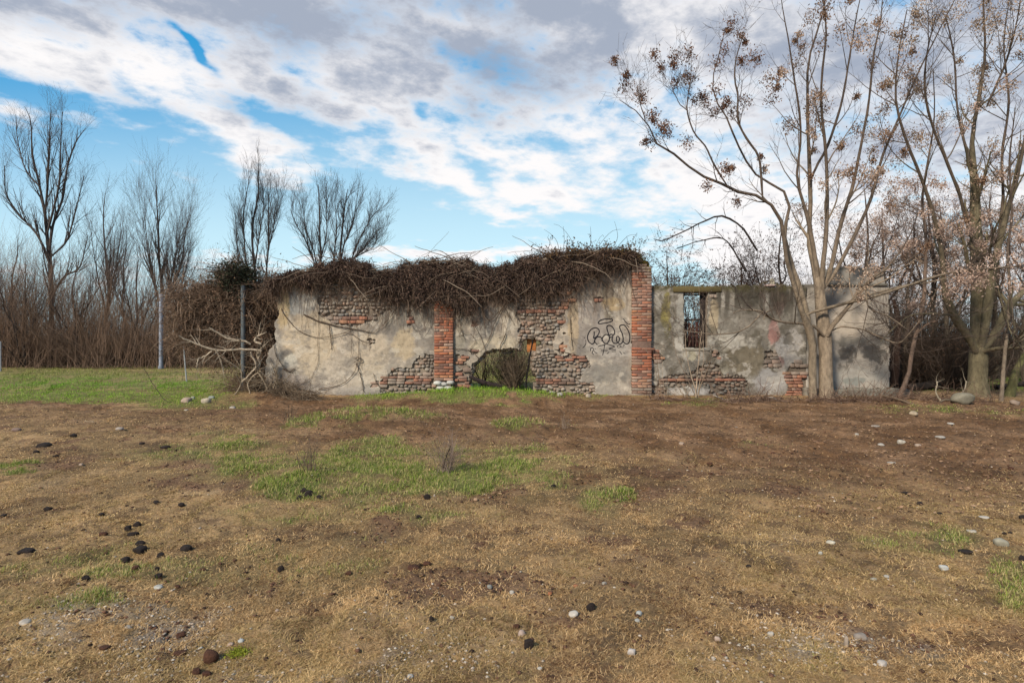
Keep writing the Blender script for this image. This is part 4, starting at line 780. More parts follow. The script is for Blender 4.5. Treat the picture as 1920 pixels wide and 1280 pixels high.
def ftree(name, label, px_, lines, seed, spec=FS): return tree(name, label, 'tree', 'bare trees beyond the lawn', ((px_ - 960) / F * 44, 44, 0), [st([(px_, 668, lines[0][0][2])] + l if i == 0 else l, 44, .6 * (-1) ** i) for i, l in enumerate(lines)], spec, seed, bark=(.07, .06, .056), twigc=(.055, .046, .043), minr=.0055)
PS_ = [dict(n=30, t0=.1, t1=.98, ang=.32, length=2.3, up=1.2, wig=.05, k=7, rfac=.5, lenfall=.35)] + FS[1:]
ftree('bare_tree', 'narrow upright poplar above the ivy topped post', 480, [[(479, 527, 6), (473, 460, 5.5), (475, 411, 5), (484, 366, 3.5), (484, 306, 1.5)], [(478, 540, 4), (462, 490, 3.5), (456, 411, 2.6), (461, 374, 2), (468, 330, 1)], [(478, 500, 4), (486, 440, 3), (494, 390, 2), (492, 340, 1)], [(478, 560, 3), (452, 520, 2.4), (444, 450, 1.8), (442, 400, 1)]], 306, PS_)
ftree('bare_tree', 'slim poplar stem right of the narrow upright poplar', 500, [[(499, 527, 4), (503, 467, 3.6), (503, 411, 3), (503, 359, 1.2)], [(502, 470, 3), (512, 430, 2.2), (520, 392, 1.4), (522, 370, .8)]], 307, PS_)
ftree('bare_tree', 'left of the two round crowned bare trees behind the creeper', 602, [[(602, 497, 5.5), (600, 449, 4.6), (599, 392, 3.4), (597, 345, 1.4)], [(602, 530, 4), (590, 495, 3.6), (576, 456, 3), (556, 422, 2.2), (545, 392, 1)], [(598, 520, 4), (588, 470, 3), (574, 430, 2.4), (566, 375, 1)], [(602, 480, 3.4), (612, 440, 2.6), (612, 400, 2), (615, 365, 1)]], 308)
ftree('bare_tree', 'right and broader of the two round crowned bare trees behind the creeper', 639, [[(638, 490, 6), (640, 449, 5), (646, 392, 3.6), (652, 355, 1.4)], [(636, 520, 4), (626, 490, 3.4), (631, 430, 2.8), (628, 372, 1.2)], [(642, 520, 4.4), (659, 486, 4), (674, 449, 3), (697, 406, 2.2), (712, 392, 1)], [(650, 500, 3.4), (685, 462, 2.6), (710, 430, 1.2)], [(641, 470, 4), (662, 411, 2.6), (670, 362, 1.2)], [(645, 490, 3), (690, 470, 2), (705, 455, 1)]], 309)
ltree(345, 34, 470, .05, 'low bare tree between the metal pole and the bramble', 310, 4, .35, 12, 1.5, lf=.3)
ltree(150, 27, 470, .06, 'low spreading bare tree at the foot of the tallest one', 311, 5, .5, 12, 1.6, fh=.1, lf=.3)
ltree(50, 26.5, 480, .06, 'low spreading bare tree left of the tallest trunk', 312, 5, .5, 12, 1.6, fh=.1, lf=.3)
ltree(255, 27, 455, .06, 'low bare tree just left of the metal pole', 313, 5, .4, 12, 1.6, fh=.1, lf=.3)
ltree(400, 36, 480, .06, 'bare tree showing above the bramble left of the ivy', 314, 4, .35, 12, 1.8, fh=.1, lf=.3)

# ------------------------------------------------------------------ thicket masses
def thicket(name, label, n, x0, x1, Y0, Y1, topf, seed, colr, rad=.008, spread=.45, dens2=4, leafn=0):
    r = RS(seed); Y = Y0 + (Y1 - Y0) * r.rand(n); px_ = x0 + (x1 - x0) * r.rand(n); X = (px_ - 960) / F * Y; H = (HC + (HY - topf(px_)) / F * Y) * (.35 + .65 * r.rand(n) ** .7)
    k = 7; p = np.zeros((n, k, 3)); p[:, 0] = np.stack([X, Y, np.full(n, -.05)], 1); a = r.rand(n) * 2 * np.pi; ti = np.abs(r.normal(size=n)) * spread; d = np.stack([np.cos(a) * np.sin(ti), np.sin(a) * np.sin(ti), np.cos(ti)], 1)
    for j in range(1, k): d = d + r.normal(size=(n, 3)) * .07; d /= np.linalg.norm(d, axis=1, keepdims=True); p[:, j] = p[:, j - 1] + d * (H / (k - 1))[:, None]
    R = (rad * (.6 + .9 * r.rand(n)))[:, None] * np.linspace(1, .3, k)[None]; g = Geo(); c = lerp(colr[0], colr[1], r.rand(n)); g.tubes(p, R, 3, c)
    q, S_, _ = grow(p, R, dens2, .15, 1, .6, H * .3, r, k=5, up=.3, wig=.1, rfac=.55, minr=.003); c2 = lerp(colr[0], colr[1], r.rand(len(q))); g.tubes(q, S_, 3, c2)
    if leafn: f = q.reshape(-1, 3); f = f[r.randint(len(f), size=leafn)] + r.normal(size=(leafn, 3)) * .05; g.quads(f, .03, .03, lerp((.06, .035, .025), (.14, .08, .05), r.rand(leafn)), r)
    return tag(g.build(name, M_twig), label, 'undergrowth', kind='stuff')
BRN = ((.10, .062, .042), (.27, .18, .125))
thicket('undergrowth', 'dense brown leafless thicket along the far edge of the lawn', 3000, -260, 420, 25.5, 32, lambda x: np.interp(x, [-260, 0, 60, 120, 200, 300, 420], [455, 440, 450, 500, 480, 500, 550]), 401, BRN, .011, .62, 8)
thicket('undergrowth', 'low bank of brown stems closing off the ground beyond the lawn', 3200, -400, 560, 31, 36, lambda x: 590 + 0 * x, 402, ((.06, .038, .028), (.13, .085, .06)), .014, .55, 5)
thicket('undergrowth', 'dark tangled thicket between the end wall and the big grey tree', 1500, 1672, 1830, 15.2, 19, lambda x: 590 + 0 * x, 403, ((.035, .024, .018), (.10, .068, .045)), .010, .6, 4, 3000)
thicket('undergrowth', 'brown brush behind the right hand trees', 2600, 1440, 2250, 19, 27, lambda x: np.interp(x, [1440, 1670, 1800, 2200], [510, 480, 500, 510]), 404, ((.07, .05, .038), (.17, .125, .09)), .009, .4, 5, 3000)
thicket('undergrowth', 'thin brown stems behind the hole and window of the walls', 700, 840, 1440, 19, 26, lambda x: 590 + 0 * x, 405, ((.07, .05, .03), (.18, .14, .08)), .007, .35, 4, 500)

# ------------------------------------------------------------------ creeper over the wall top
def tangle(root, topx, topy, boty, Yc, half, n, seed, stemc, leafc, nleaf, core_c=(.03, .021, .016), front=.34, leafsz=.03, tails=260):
    """a mound between the top line and the bottom line, hanging over the front of the wall."""
    r = RS(seed)
    # added core body: a dark lumpy skin that keeps light from showing through
    xs = np.arange(topx[0], topx[-1], 3.0); na = 22; T_ = np.interp(xs, topx, topy) + (fbm(xs * .08, xs * 0, 4, seed) - .5) * 20; Bt = np.interp(xs, topx, boty) + (fbm(xs * .09, xs * 0 + 5, 4, seed) - .5) * 52
    A = np.linspace(0, 1, na); V = []
    for i, x in enumerate(xs):
        z1 = HC - (T_[i] + 4 - HY) * S; z0 = HC - (Bt[i] - 8 - HY) * S; zb = z1 - .5
        for a in A:      # from the front bottom over the top to the back
            th = a * np.pi; fx = -math.cos(th); yv = Yc + (fx * half if fx > 0 else fx * front) ; zz = (z0 if fx < 0 else zb) + ((z1 - z0) if fx < 0 else (z1 - zb)) * math.sin(th) ** .7
            bump = (fbm(np.array(x * .12), np.array(a * 9.), 3, seed + 3) - .5) * .16; V.append(((x - 960) * S, yv - bump, zz + bump * .5))
    V = np.array(V); idx = np.arange(len(V)).reshape(len(xs), na); q = np.stack([idx[:-1, :-1], idx[1:, :-1], idx[1:, 1:], idx[:-1, 1:]], -1).reshape(-1, 4)
    g = Geo(); g.add(V, q=q, c=core_c); g.build('dark_filler_core', M_twig, root)
    # stems start on the skin and arc outwards and down
    Vn = V.reshape(len(xs), na, 3); ix = r.randint(len(xs), size=n); ja = (r.rand(n) ** 1.0 * (na * .78)).astype(int); p0 = Vn[ix, ja] + r.normal(size=(n, 3)) * np.array([.03, .03, .03])
    aa = A[ja] * np.pi; out = np.stack([0 * aa, -np.cos(aa) * 1.0, np.sin(aa)], 1); d = out * .5 + r.normal(size=(n, 3)) * np.array([.9, .35, .5]); d /= np.linalg.norm(d, axis=1, keepdims=True)
    k = 7; p = np.zeros((n, k, 3)); p[:, 0] = p0; L = .10 + .30 * r.rand(n)
    for j in range(1, k): d = d + np.array([0, -.03, -.24]) + r.normal(size=(n, 3)) * .16; d /= np.linalg.norm(d, axis=1, keepdims=True); p[:, j] = p[:, j - 1] + d * (L / (k - 1))[:, None]
    p[..., 1] = np.minimum(p[..., 1], Yc + half + .1)
    g = Geo(); R = (.0035 + .004 * r.rand(n))[:, None] * np.linspace(1, .5, k)[None]; g.tubes(p, R, 3, lerp(stemc[0], stemc[1], r.rand(n) ** 1.5)); 
    nw = 90; ix = r.randint(len(xs), size=nw); ja = (r.rand(nw) * na * .7).astype(int); pw = np.zeros((nw, 12, 3)); pw[:, 0] = Vn[ix, ja] + np.array([0, -.05, .03]); dw = np.stack([np.sign(r.normal(size=nw)), r.normal(size=nw) * .2, r.normal(size=nw) * .35], 1); dw /= np.linalg.norm(dw, axis=1, keepdims=True)
    for j in range(1, 12): dw = dw + np.array([0, 0, -.035]) + r.normal(size=(nw, 3)) * .12; dw /= np.linalg.norm(dw, axis=1, keepdims=True); pw[:, j] = pw[:, j - 1] + dw * .11
    pw[..., 1] = np.minimum(pw[..., 1], Yc - .28 + .2 * r.rand(nw, 1)); pw[..., 0] = np.clip(pw[..., 0], V[:, 0].min(), V[:, 0].max()); g.tubes(pw, (.006 + .008 * r.rand(nw))[:, None] * np.linspace(1, .4, 12)[None], 4, lerp((.10, .07, .05), (.27, .21, .155), r.rand(nw)))
    nu = 420; ix = r.randint(len(xs), size=nu); pu = np.zeros((nu, 7, 3)); pu[:, 0] = Vn[ix, na // 2]; du = np.stack([r.normal(size=nu) * .7, r.normal(size=nu) * .4, .3 + np.abs(r.normal(size=nu)) * .8], 1); Lu = .12 + .22 * r.rand(nu)
    for j in range(1, 7): du = du + np.array([0, 0, -.2]) + r.normal(size=(nu, 3)) * .15; du /= np.linalg.norm(du, axis=1, keepdims=True); pu[:, j] = pu[:, j - 1] + du * (Lu / 6)[:, None]
    g.tubes(pu, np.full((nu, 7), .0035), 3, lerp(stemc[0], stemc[1], r.rand(nu)))
    # tails hanging down the wall face
    nt_ = tails; ix = r.randint(len(xs), size=nt_); p0 = Vn[ix, 1] + r.normal(size=(nt_, 3)) * .03; k = 8; p = np.zeros((nt_, k, 3)); p[:, 0] = p0; d = np.stack([r.normal(size=nt_) * .3, r.normal(size=nt_) * .05, -np.ones(nt_)], 1); L = .1 + 1.1 * r.rand(nt_) ** 2.2
    for j in range(1, k): d = d + r.normal(size=(nt_, 3)) * np.array([.16, .05, .05]); d /= np.linalg.norm(d, axis=1, keepdims=True); p[:, j] = p[:, j - 1] + d * (L / (k - 1))[:, None]
    p[..., 1] = np.clip(p[..., 1], WY - .3, WY - .075); g.tubes(p, np.full((nt_, k), .004), 3, lerp(stemc[0], stemc[1], r.rand(nt_)))
    g.build('tangled_stems', M_twig, root)
    ix = r.randint(len(xs), size=nleaf); ja = (r.rand(nleaf) * (na * .8)).astype(int); aa = A[ja] * np.pi; pp = Vn[ix, ja] + np.stack([0 * aa, -np.cos(aa), np.sin(aa)], 1) * (.09 * r.rand(nleaf))[:, None] + r.normal(size=(nleaf, 3)) * .05
    g = Geo(); g.quads(pp, leafsz * (.6 + .8 * r.rand(nleaf)), leafsz * (.6 + .8 * r.rand(nleaf)), lerp(leafc[0], leafc[1], r.rand(nleaf) ** 2) * (.45 + 1.1 * fbm(pp[:, 0] * 2.2, pp[:, 2] * 4, 4, 71))[:, None], r, hang=.3); g.build('withered_leaves', M_leaf, root, smooth=False)
STC = ((.055, .036, .028), (.22, .15, .105)); LFC = ((.035, .02, .016), (.20, .125, .09))
cr = empty('dry_creeper', (-1.2, WY + .1, 2.2), 'thick mat of dry brown creeper slumped over the top of the tall wall', 'creeper')
tangle(cr, [512, 530, 560, 600, 640, 680, 715, 740, 790, 830, 880, 920, 960, 1000, 1030, 1060, 1100, 1140, 1183, 1190],
       [552, 532, 516, 502, 492, 495, 514, 506, 494, 490, 490, 508, 497, 486, 482, 478, 476, 474, 480, 486],
       [548, 542, 534, 536, 528, 536, 556, 568, 580, 580, 584, 566, 566, 556, 550, 542, 528, 510, 496, 494], WY + .12, .34, 10000, 501, STC, LFC, 52000, tails=900, leafsz=.024)
# airy leafy sprays above the right end
r_ = RS(77); g = Geo(); n = 260; x = 1020 + 175 * r_.rand(n); p = np.zeros((n, 8, 3)); p[:, 0] = np.stack([(x - 960) * S, WY + .1 + .2 * r_.normal(size=n), HC - (482 - HY) * S + 0 * x], 1); d = np.stack([r_.normal(size=n) * .8, r_.normal(size=n) * .4, np.abs(r_.normal(size=n)) + .2], 1); L = .15 + .45 * r_.rand(n)
for j in range(1, 8): d = d + np.array([.02, 0, -.16]) + r_.normal(size=(n, 3)) * .15; d /= np.linalg.norm(d, axis=1, keepdims=True); p[:, j] = p[:, j - 1] + d * (L / 7)[:, None]
g.tubes(p, np.full((n, 8), .004), 3, (.06, .04, .03)); lf = p.reshape(-1, 3)[r_.randint(n * 8, size=3200)] + r_.normal(size=(3200, 3)) * .035
g.quads(lf, .022 + .02 * r_.rand(3200), .022 + .02 * r_.rand(3200), lerp((.05, .028, .018), (.15, .09, .04), r_.rand(3200)), r_)
for pts in ([(1018, 478), (1012, 466), (1000, 456), (990, 450)], [(1048, 468), (1044, 452), (1034, 440), (1020, 430)], [(1078, 470), (1072, 452), (1062, 436), (1050, 424), (1038, 420)], [(1106, 462), (1108, 445), (1107, 425)], [(1150, 462), (1158, 445), (1155, 425), (1152, 415)], [(1160, 460), (1178, 442), (1195, 440)], [(1120, 465), (1135, 445), (1150, 432), (1165, 430)], [(1056, 470), (1058, 446), (1056, 424)]):
    g.tubes([smooth_line([P(a, b, WY) for a, b in pts], 8)], [np.linspace(.007, .003, 8)], 3, (.06, .045, .035))
g.build('upright_sprays', M_leaf, cr, smooth=False)
# vines trailing over the plaster of the tall wall
g = Geo()
for pts, rr in [([(512, 640), (520, 670), (535, 690), (548, 698)], 6), ([(528, 580), (545, 605), (570, 625), (600, 633), (640, 625), (665, 615)], 6), ([(570, 590), (600, 603), (640, 612), (680, 620), (702, 623)], 11), ([(597, 730), (640, 720), (668, 690), (672, 640), (668, 600)], 6), ([(668, 680), (675, 700), (683, 735)], 8), ([(618, 610), (621, 640), (622, 655)], 8), ([(665, 672), (675, 670), (680, 676), (664, 678)], 7),
                ([(596, 560), (597, 640), (594, 690), (575, 715), (550, 722)], 4), ([(640, 624), (660, 626), (680, 640), (700, 642)], 5), ([(600, 735), (560, 728), (545, 715)], 6), ([(700, 700), (708, 720), (725, 733), (745, 738)], 4), ([(757, 560), (735, 590), (715, 612), (705, 618)], 6), ([(770, 600), (775, 615), (785, 620), (797, 615), (803, 600)], 4),
                ([(851, 654), (875, 655), (895, 668), (905, 690)], 6), ([(900, 570), (915, 600), (930, 590), (945, 575)], 7), ([(950, 565), (930, 600), (915, 640), (900, 660)], 6), ([(948, 626), (938, 650), (935, 672)], 8), ([(860, 630), (880, 625), (892, 640), (880, 655)], 5), ([(880, 560), (885, 600), (905, 640), (912, 670)], 5), ([(935, 560), (960, 600), (965, 610)], 5), ([(870, 570), (862, 600), (872, 640)], 5),
                ([(1068, 545), (1070, 600), (1075, 640)], 3), ([(530, 690), (545, 697), (552, 690)], 9), ([(1120, 520), (1150, 545), (1160, 560)], 4), ([(1150, 530), (1130, 560), (1145, 600)], 3), ([(700, 560), (690, 600), (694, 650)], 3), ([(655, 600), (660, 650), (657, 668)], 4)]:
    q = smooth_line([P(a, b, WY - .07) for a, b in pts], 14); q[:, 1] -= .012 * np.abs(np.sin(np.arange(14) * 1.3)); q[:, [0, 2]] += r_.normal(size=(14, 2)) * .006; g.tubes([q], [np.linspace(1, .5, 14) * rr * .0015], 4, (.10, .07, .05))
    c_, R_c, _ = grow(np.array([q]), np.full((1, 14), .005), 9, .05, 1, .9, .22, r_, k=5, up=-.5, wig=.2, minr=.0025); c_[..., 1] = np.minimum(c_[..., 1], WY - .065); g.tubes(c_, R_c, 3, (.11, .08, .055))
g.build('wall_vines', M_twig, cr)
# mossy fern-like growth on the tall pillar
ms = empty('moss_clump', tuple(P(1190, 490, WY)), 'rusty orange and green mossy clump capping the tall brick pillar', 'moss')
g = Geo(); n = 5200; x = r_.rand(n); px_ = 1150 + 68 * x; top = np.interp(px_, [1150, 1170, 1190, 1205, 1218], [478, 468, 472, 484, 505]); py_ = top + (14 + 10 * np.sin(x * np.pi)) * r_.rand(n) ** 1.3; pos = np.stack([(px_ - 960) * S, WY - .16 + .42 * r_.rand(n), HC - (py_ - HY) * S], 1) + r_.normal(size=(n, 3)) * .015
g.quads(pos, .012, .022, lerp((.14, .085, .018), (.20, .17, .03), r_.rand(n)) * (.5 + r_.rand(n))[:, None], r_); g.build('moss_fronds', M_leaf, ms, smooth=False)
g = Geo(); stones(g, np.array([P(1163, 486, WY + .06), P(1185, 486, WY + .06), P(1204, 497, WY + .06)]), np.array([[.2, .2, .12], [.22, .22, .15], [.16, .2, .12]]), np.array([[.07, .05, .015]] * 3), r_); g.build('moss_cushion', M_leaf, ms)

# ------------------------------------------------------------------ bramble bank at the left end of the wall
br = empty('bramble_thicket', (-6.6, 14.6, 0), 'sprawling brown bramble heaped against the left end of the tall wall', 'bramble')
def ball_tangle(g, r, n, cx, cy, cz, rx_, ry_, rz_, L, rad, c, droop=-.15, k=7):
    u = r.normal(size=(n, 3)); u /= np.linalg.norm(u, axis=1, keepdims=True); u *= (r.rand(n) ** .4)[:, None]; p = np.zeros((n, k, 3)); p[:, 0] = np.array([cx, cy, cz]) + u * np.array([rx_, ry_, rz_]); d = r.normal(size=(n, 3)); d[:, 2] += .2; d /= np.linalg.norm(d, axis=1, keepdims=True); LL = L * (.5 + r.rand(n))
    for j in range(1, k): d = d + np.array([0, 0, droop]) + r.normal(size=(n, 3)) * .15; d /= np.linalg.norm(d, axis=1, keepdims=True); p[:, j] = p[:, j - 1] + d * (LL / (k - 1))[:, None]
    p[..., 2] = np.maximum(p[..., 2], .01); g.tubes(p, (rad * (.6 + .8 * r.rand(n)))[:, None] * np.linspace(1, .5, k)[None], 3, lerp(c[0], c[1], r.rand(n) ** 1.5)); return p
g = Geo(); gl = Geo(); r_ = RS(88); Yb = 14.9
for (px_, py_, rx_, rz_, n) in [(480, 590, .75, .65, 1500), (430, 570, .7, .6, 1300), (390, 580, .6, .7, 900), (505, 650, .45, .8, 1200), (440, 640, .8, .6, 1200), (500, 560, .5, .4, 900), (365, 610, .6, .7, 500), (360, 560, .5, .5, 350), (440, 520, .3, .3, 400), (530, 545, .4, .3, 600), (490, 715, .5, .3, 700)]:
    c = P(px_, py_, Yb); n = int(n * 1.5); p = ball_tangle(g, r_, n, c[0], c[1] - .15, c[2], rx_, .6, rz_, .55, .0055, ((.10, .066, .046), (.34, .24, .165))); f = p.reshape(-1, 3); nl = n * 2; gl.quads(f[r_.randint(len(f), size=nl)] + r_.normal(size=(nl, 3)) * .03, .03, .03, lerp((.07, .042, .03), (.26, .16, .10), r_.rand(nl)), r_)
g.build('tangled_stems', M_twig, br); gl.build('withered_leaves', M_leaf, br, smooth=False)
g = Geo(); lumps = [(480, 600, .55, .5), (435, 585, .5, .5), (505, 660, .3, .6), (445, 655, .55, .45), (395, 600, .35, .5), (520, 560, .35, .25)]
stones(g, np.array([P(a, b, Yb + .3) for a, b, *_ in lumps]), np.array([(c * .8, .25, d_ * .8) for _, _, c, d_ in lumps]), np.array([[.06, .042, .03]] * len(lumps)), r_, .9); g.build('dark_filler_core', M_twig, br)  # dark filler lumps added inside the bramble, behind its stems
iv = empty('ivy_clump', tuple(P(445, 545, 14.3)), 'dark leafy ivy clump sitting on top of the metal post', 'ivy')
g = Geo(); n = 2200; u = r_.normal(size=(n, 3)) * np.array([.22, .2, .22]); pos = P(440, 520, 14.3) + u; pos2 = P(462, 515, 14.3) + r_.normal(size=(700, 3)) * np.array([.15, .12, .16]); pos = np.vstack([pos, pos2]); g.quads(pos, .035, .03, lerp((.015, .02, .01), (.05, .055, .03), r_.rand(len(pos))), r_); g.build('ivy_leaves', M_leaf, iv, smooth=False)
g = Geo(); ball_tangle(g, r_, 260, *P(445, 520, 14.3), .3, .2, .3, .5, .005, ((.03, .022, .018), (.07, .05, .04)), .0); g.build('ivy_stems', M_twig, iv)
# bleached dead branches reaching out of it
def deadbranch(name, label, lines, seed, c=(.46, .37, .27), n=5, cat='branch', L=.35, group=None, dY=0, up=0.):
    r = RS(seed); g = Geo(); base = lines[0][0]; Ps = []; Rs = []
    for pts, Y, dYi in lines: s = st(pts, Y, dYi); q = smooth_line(s, 16); q[:, :3] += r.normal(size=(16, 3)) * .006; Ps.append(q[:, :3]); Rs.append(q[:, 3])
    Ps = np.array(Ps); Rs = np.array(Rs); g.tubes(Ps, Rs * (1 + .1 * r.normal(size=Rs.shape)), 6, lerp(c, np.array(c) * .6, r.rand(len(Ps))))
    if n: p, q, _ = grow(Ps, Rs, n, .2, 1, .8, L, r, k=6, up=up, wig=.15, rfac=.5, minr=.003); g.tubes(p, q, 4, lerp(c, np.array(c) * .55, r.rand(len(p)))); p2, q2, _ = grow(p, q, 2, .3, 1, .8, L * .5, r, k=4, up=up, wig=.15, rfac=.6, minr=.0025); g.tubes(p2, q2, 3, np.array(c) * .7)
    return tag(g.build(name, M_bark, origin=tuple(Ps[0][0])), label, cat, group)
Yd = 13.3
deadbranch('dead_branch', 'bleached dead bough spreading left from the wall end in pale forks', [([(492, 657, 7), (465, 655, 6.5), (430, 656, 6), (400, 657, 6), (378, 648, 5.5), (350, 637, 5), (335, 630, 3)], Yd, -.5), ([(470, 645, 6), (452, 638, 6), (430, 635, 6), (410, 625, 5.5), (392, 615, 4)], Yd, -.3), ([(490, 645, 6), (478, 640, 6), (482, 632, 5), (500, 622, 3)], Yd, 0), ([(484, 692, 7), (486, 675, 7), (482, 665, 6.5), (490, 655, 6), (498, 645, 5)], Yd, 0), ([(398, 658, 4), (380, 670, 4), (372, 672, 3), (368, 690, 2)], Yd - .3, -.2), ([(404, 655, 3), (415, 680, 3), (420, 700, 2)], Yd - .3, 0), ([(455, 715, 5), (470, 700, 5), (480, 685, 5), (470, 660, 4)], Yd, -.1)], 91, n=7)
deadbranch('root_tangle', 'pale splayed roots and sticks at the foot of the wall end', [([(510, 735, 6), (516, 720, 7), (520, 705, 5), (515, 690, 3)], Yd, 0), ([(512, 752, 5), (518, 738, 6), (528, 715, 5)], Yd - .1, .1), ([(505, 745, 4), (500, 725, 4), (485, 700, 4), (480, 690, 3)], Yd, 0), ([(530, 745, 3), (525, 735, 4), (515, 730, 4)], Yd, 0), ([(440, 740, 4), (450, 725, 4), (455, 700, 4), (440, 685, 3), (420, 675, 2)], Yd, 0), ([(470, 740, 4), (465, 720, 4), (475, 705, 4), (490, 695, 4)], Yd, 0), ([(480, 745, 3), (500, 730, 3), (510, 715, 3)], Yd, -.2)], 92, n=9, c=(.38, .30, .21), cat='roots', L=.4)
g = Geo(); r_ = RS(93)
for (a, b, n, s_) in [(490, 738, 500, .5), (530, 742, 350, .35), (445, 735, 300, .5), (570, 746, 220, .4)]: c = G(a, b + 4); ball_tangle(g, r_, n, c[0], c[1] + .1, c[2] + .08, s_, .25, .12, .45, .004, ((.10, .065, .04), (.32, .24, .16)), -.1)
tag(g.build('twig_litter', M_twig), 'loose heap of fallen twigs along the foot of the left wall end', 'twigs', kind='stuff')

# ------------------------------------------------------------------ posts
def post(name, label, px_, py0, py1, Y, w_, c, extra=None, lean=0):
    a = P(px_, py0, Y); b = P(px_ + lean, py1, Y); z0 = min(b[2], 0) - .05; root = empty(name, (a[0], Y, 0), label, 'post'); g = Geo(); k = 12
    p = np.linspace([b[0], Y, z0], a, k); g.tubes([p], [np.full(k, w_ / 2)], 10, c); g.add([a + np.array([w_ / 2 * math.cos(t), w_ / 2 * math.sin(t), 0]) for t in np.arange(10) / 10 * 6.283] + [a + np.array([0, 0, w_ * .12])], t=[(i, (i + 1) % 10, 10) for i in range(10)], c=c); g.build('shaft', M_metal, root)
    g = Geo(); 
    if extra == 'collar':
        for z in (a[2] - .14, a[2] - .3): g = Geo(); g.tubes([[(a[0], Y, z - .02), (a[0], Y, z + .02)]], [[w_ / 2 + .012] * 2], 10, np.array(c) * .6); g.build('clamp', M_metal, root)
    if extra == 'plate':
        g.tubes([[(a[0], Y, z0), (a[0], Y, .12)]], [[w_ * .8, w_ * .7]], 8, np.array(c) * .7); g.build('base_collar', M_metal, root)
    return root
post('metal_post', 'dark grey metal post buried in bramble at the left end of the wall', 456, 536, 712, 14.1, .11, (.10, .115, .12), 'collar')
post('lamp_post', 'pale blue-grey metal pole standing alone on the lawn edge', 302, 552, 696, 25.5, .17, (.27, .30, .36), 'plate')
post('metal_post', 'short thin grey stake leaning left of the bramble', 344, 648, 712, 18.0, .04, (.32, .33, .33), None, 6)
post('metal_post', 'thin grey post at the far left edge of the thicket', 1, 640, 700, 23.5, .06, (.3, .31, .32))

# ------------------------------------------------------------------ shrubs
def shrub(name, label, base, n, H, seed, c, spread=.5, rad=.006, kids=4, leaves=0, group=None, leafc=(.1, .07, .04), up=.1):
    r = RS(seed); g = Geo(); k = 8; p = np.zeros((n, k, 3)); p[:, 0] = np.array(base) + np.stack([r.normal(size=n) * .04, r.normal(size=n) * .04, 0 * r.rand(n)], 1); a = r.rand(n) * 6.283; ti = np.abs(r.normal(size=n)) * spread; d = np.stack([np.cos(a) * np.sin(ti), np.sin(a) * np.sin(ti), np.cos(ti)], 1); L = H * (.5 + .6 * r.rand(n))
    for j in range(1, k): d = d + np.array([0, 0, up * .2]) + r.normal(size=(n, 3)) * .08; d /= np.linalg.norm(d, axis=1, keepdims=True); p[:, j] = p[:, j - 1] + d * (L / (k - 1))[:, None]
    R = (rad * (.6 + .8 * r.rand(n)))[:, None] * np.linspace(1, .35, k)[None]; root = empty(name, tuple(base), label, 'shrub', group); g.tubes(p, R, 4, lerp(c[0], c[1], r.rand(n)))
    q, S_, _ = grow(p, R, kids, .25, 1, .6, L * .35, r, k=6, up=up, wig=.1, rfac=.55, minr=rad * .3); g.tubes(q, S_, 3, lerp(c[0], c[1], r.rand(len(q)))); q2, S2, _ = grow(q, S_, 2, .3, 1, .7, H * .12, r, k=4, up=0, wig=.1, minr=rad * .25); g.tubes(q2, S2, 3, lerp(c[0], c[1], r.rand(len(q2)))); g.build('stems', M_twig, root)
    if leaves: g = Geo(); f = q.reshape(-1, 3); g.quads(f[r.randint(len(f), size=leaves)] + r.normal(size=(leaves, 3)) * .02, .025, .025, np.array(leafc) * (.5 + r.rand(leaves))[:, None], r); g.build('withered_leaves', M_leaf, root, smooth=False)
    return root
BS = ((.06, .042, .03), (.19, .14, .095)); PS = ((.22, .16, .11), (.42, .32, .23))
shrub('dead_shrub', 'dense brown many stemmed shrub filling the hole in the tall wall', G(965, 738) + np.array([0, -.1, 0]), 90, 1.15, 601, BS, .42, .009, 5, 500)
shrub('dead_shrub', 'dark tangle of stems seen through the empty window', (4.75, 15.2, 0), 60, 2.2, 612, ((.03, .02, .016), (.09, .055, .04)), .3, .012, 6, 900, leafc=(.07, .035, .025))
shrub('dead_shrub', 'dark forked sapling at the left side of the hole', G(906, 737), 6, 1.1, 602, ((.03, .02, .016), (.07, .05, .035)), .35, .016, 4)
shrub('dead_shrub', 'low bush of dry stems beyond the hole', (-.1, 14.8, 0), 160, 1.1, 603, ((.05, .034, .022), (.15, .10, .065)), .6, .006, 4, 600, leafc=(.10, .11, .04))
deadbranch('dark_stake', 'thin black stake leaning out of the shrub in the hole', [([(985, 732, 5), (990, 690, 4.5), (999, 636, 4)], 13.4, 0)], 94, c=(.02, .016, .015), n=0, cat='stake')
shrub('pale_sapling', 'pale spindly sapling below the window of the streaked wall', G(1308, 745), 5, 1.9, 604, PS, .22, .014, 6, up=.5)
shrub('pale_sapling', 'faint thin sapling beside the foot of the tall brick pillar', G(1242, 745), 5, 1.2, 605, PS, .25, .007, 4, up=.5)
shrub('dead_shrub', 'dry purplish brown brush growing in the middle of the green patch', G(838, 893), 60, .42, 606, ((.14, .095, .075), (.32, .24, .19)), .6, .0022, 4, 0)
shrub('dead_shrub', 'dark brittle weed with a bleached skirt, left in the green patch', G(578, 897), 26, .42, 607, ((.08, .055, .045), (.22, .16, .11)), .3, .0024, 4)
shrub('dead_shrub', 'tiny dry weed on the grassy mound nearest the wall end', G(538, 795), 14, .28, 608, BS, .4, .003, 3)
shrub('dead_shrub', 'small dead weed on bare earth right of the smaller grass mound', G(1058, 806), 16, .25, 609, ((.12, .085, .06), (.3, .22, .16)), .5, .003, 4)
deadbranch('upright_stick', 'dark crooked stick standing in the dry brush of the green patch', [([(828, 893, 4), (833, 870, 4), (840, 848, 3.4), (844, 834, 2.4)], 5.75, 0)], 95, c=(.04, .028, .022), n=1, cat='stick', L=.06)
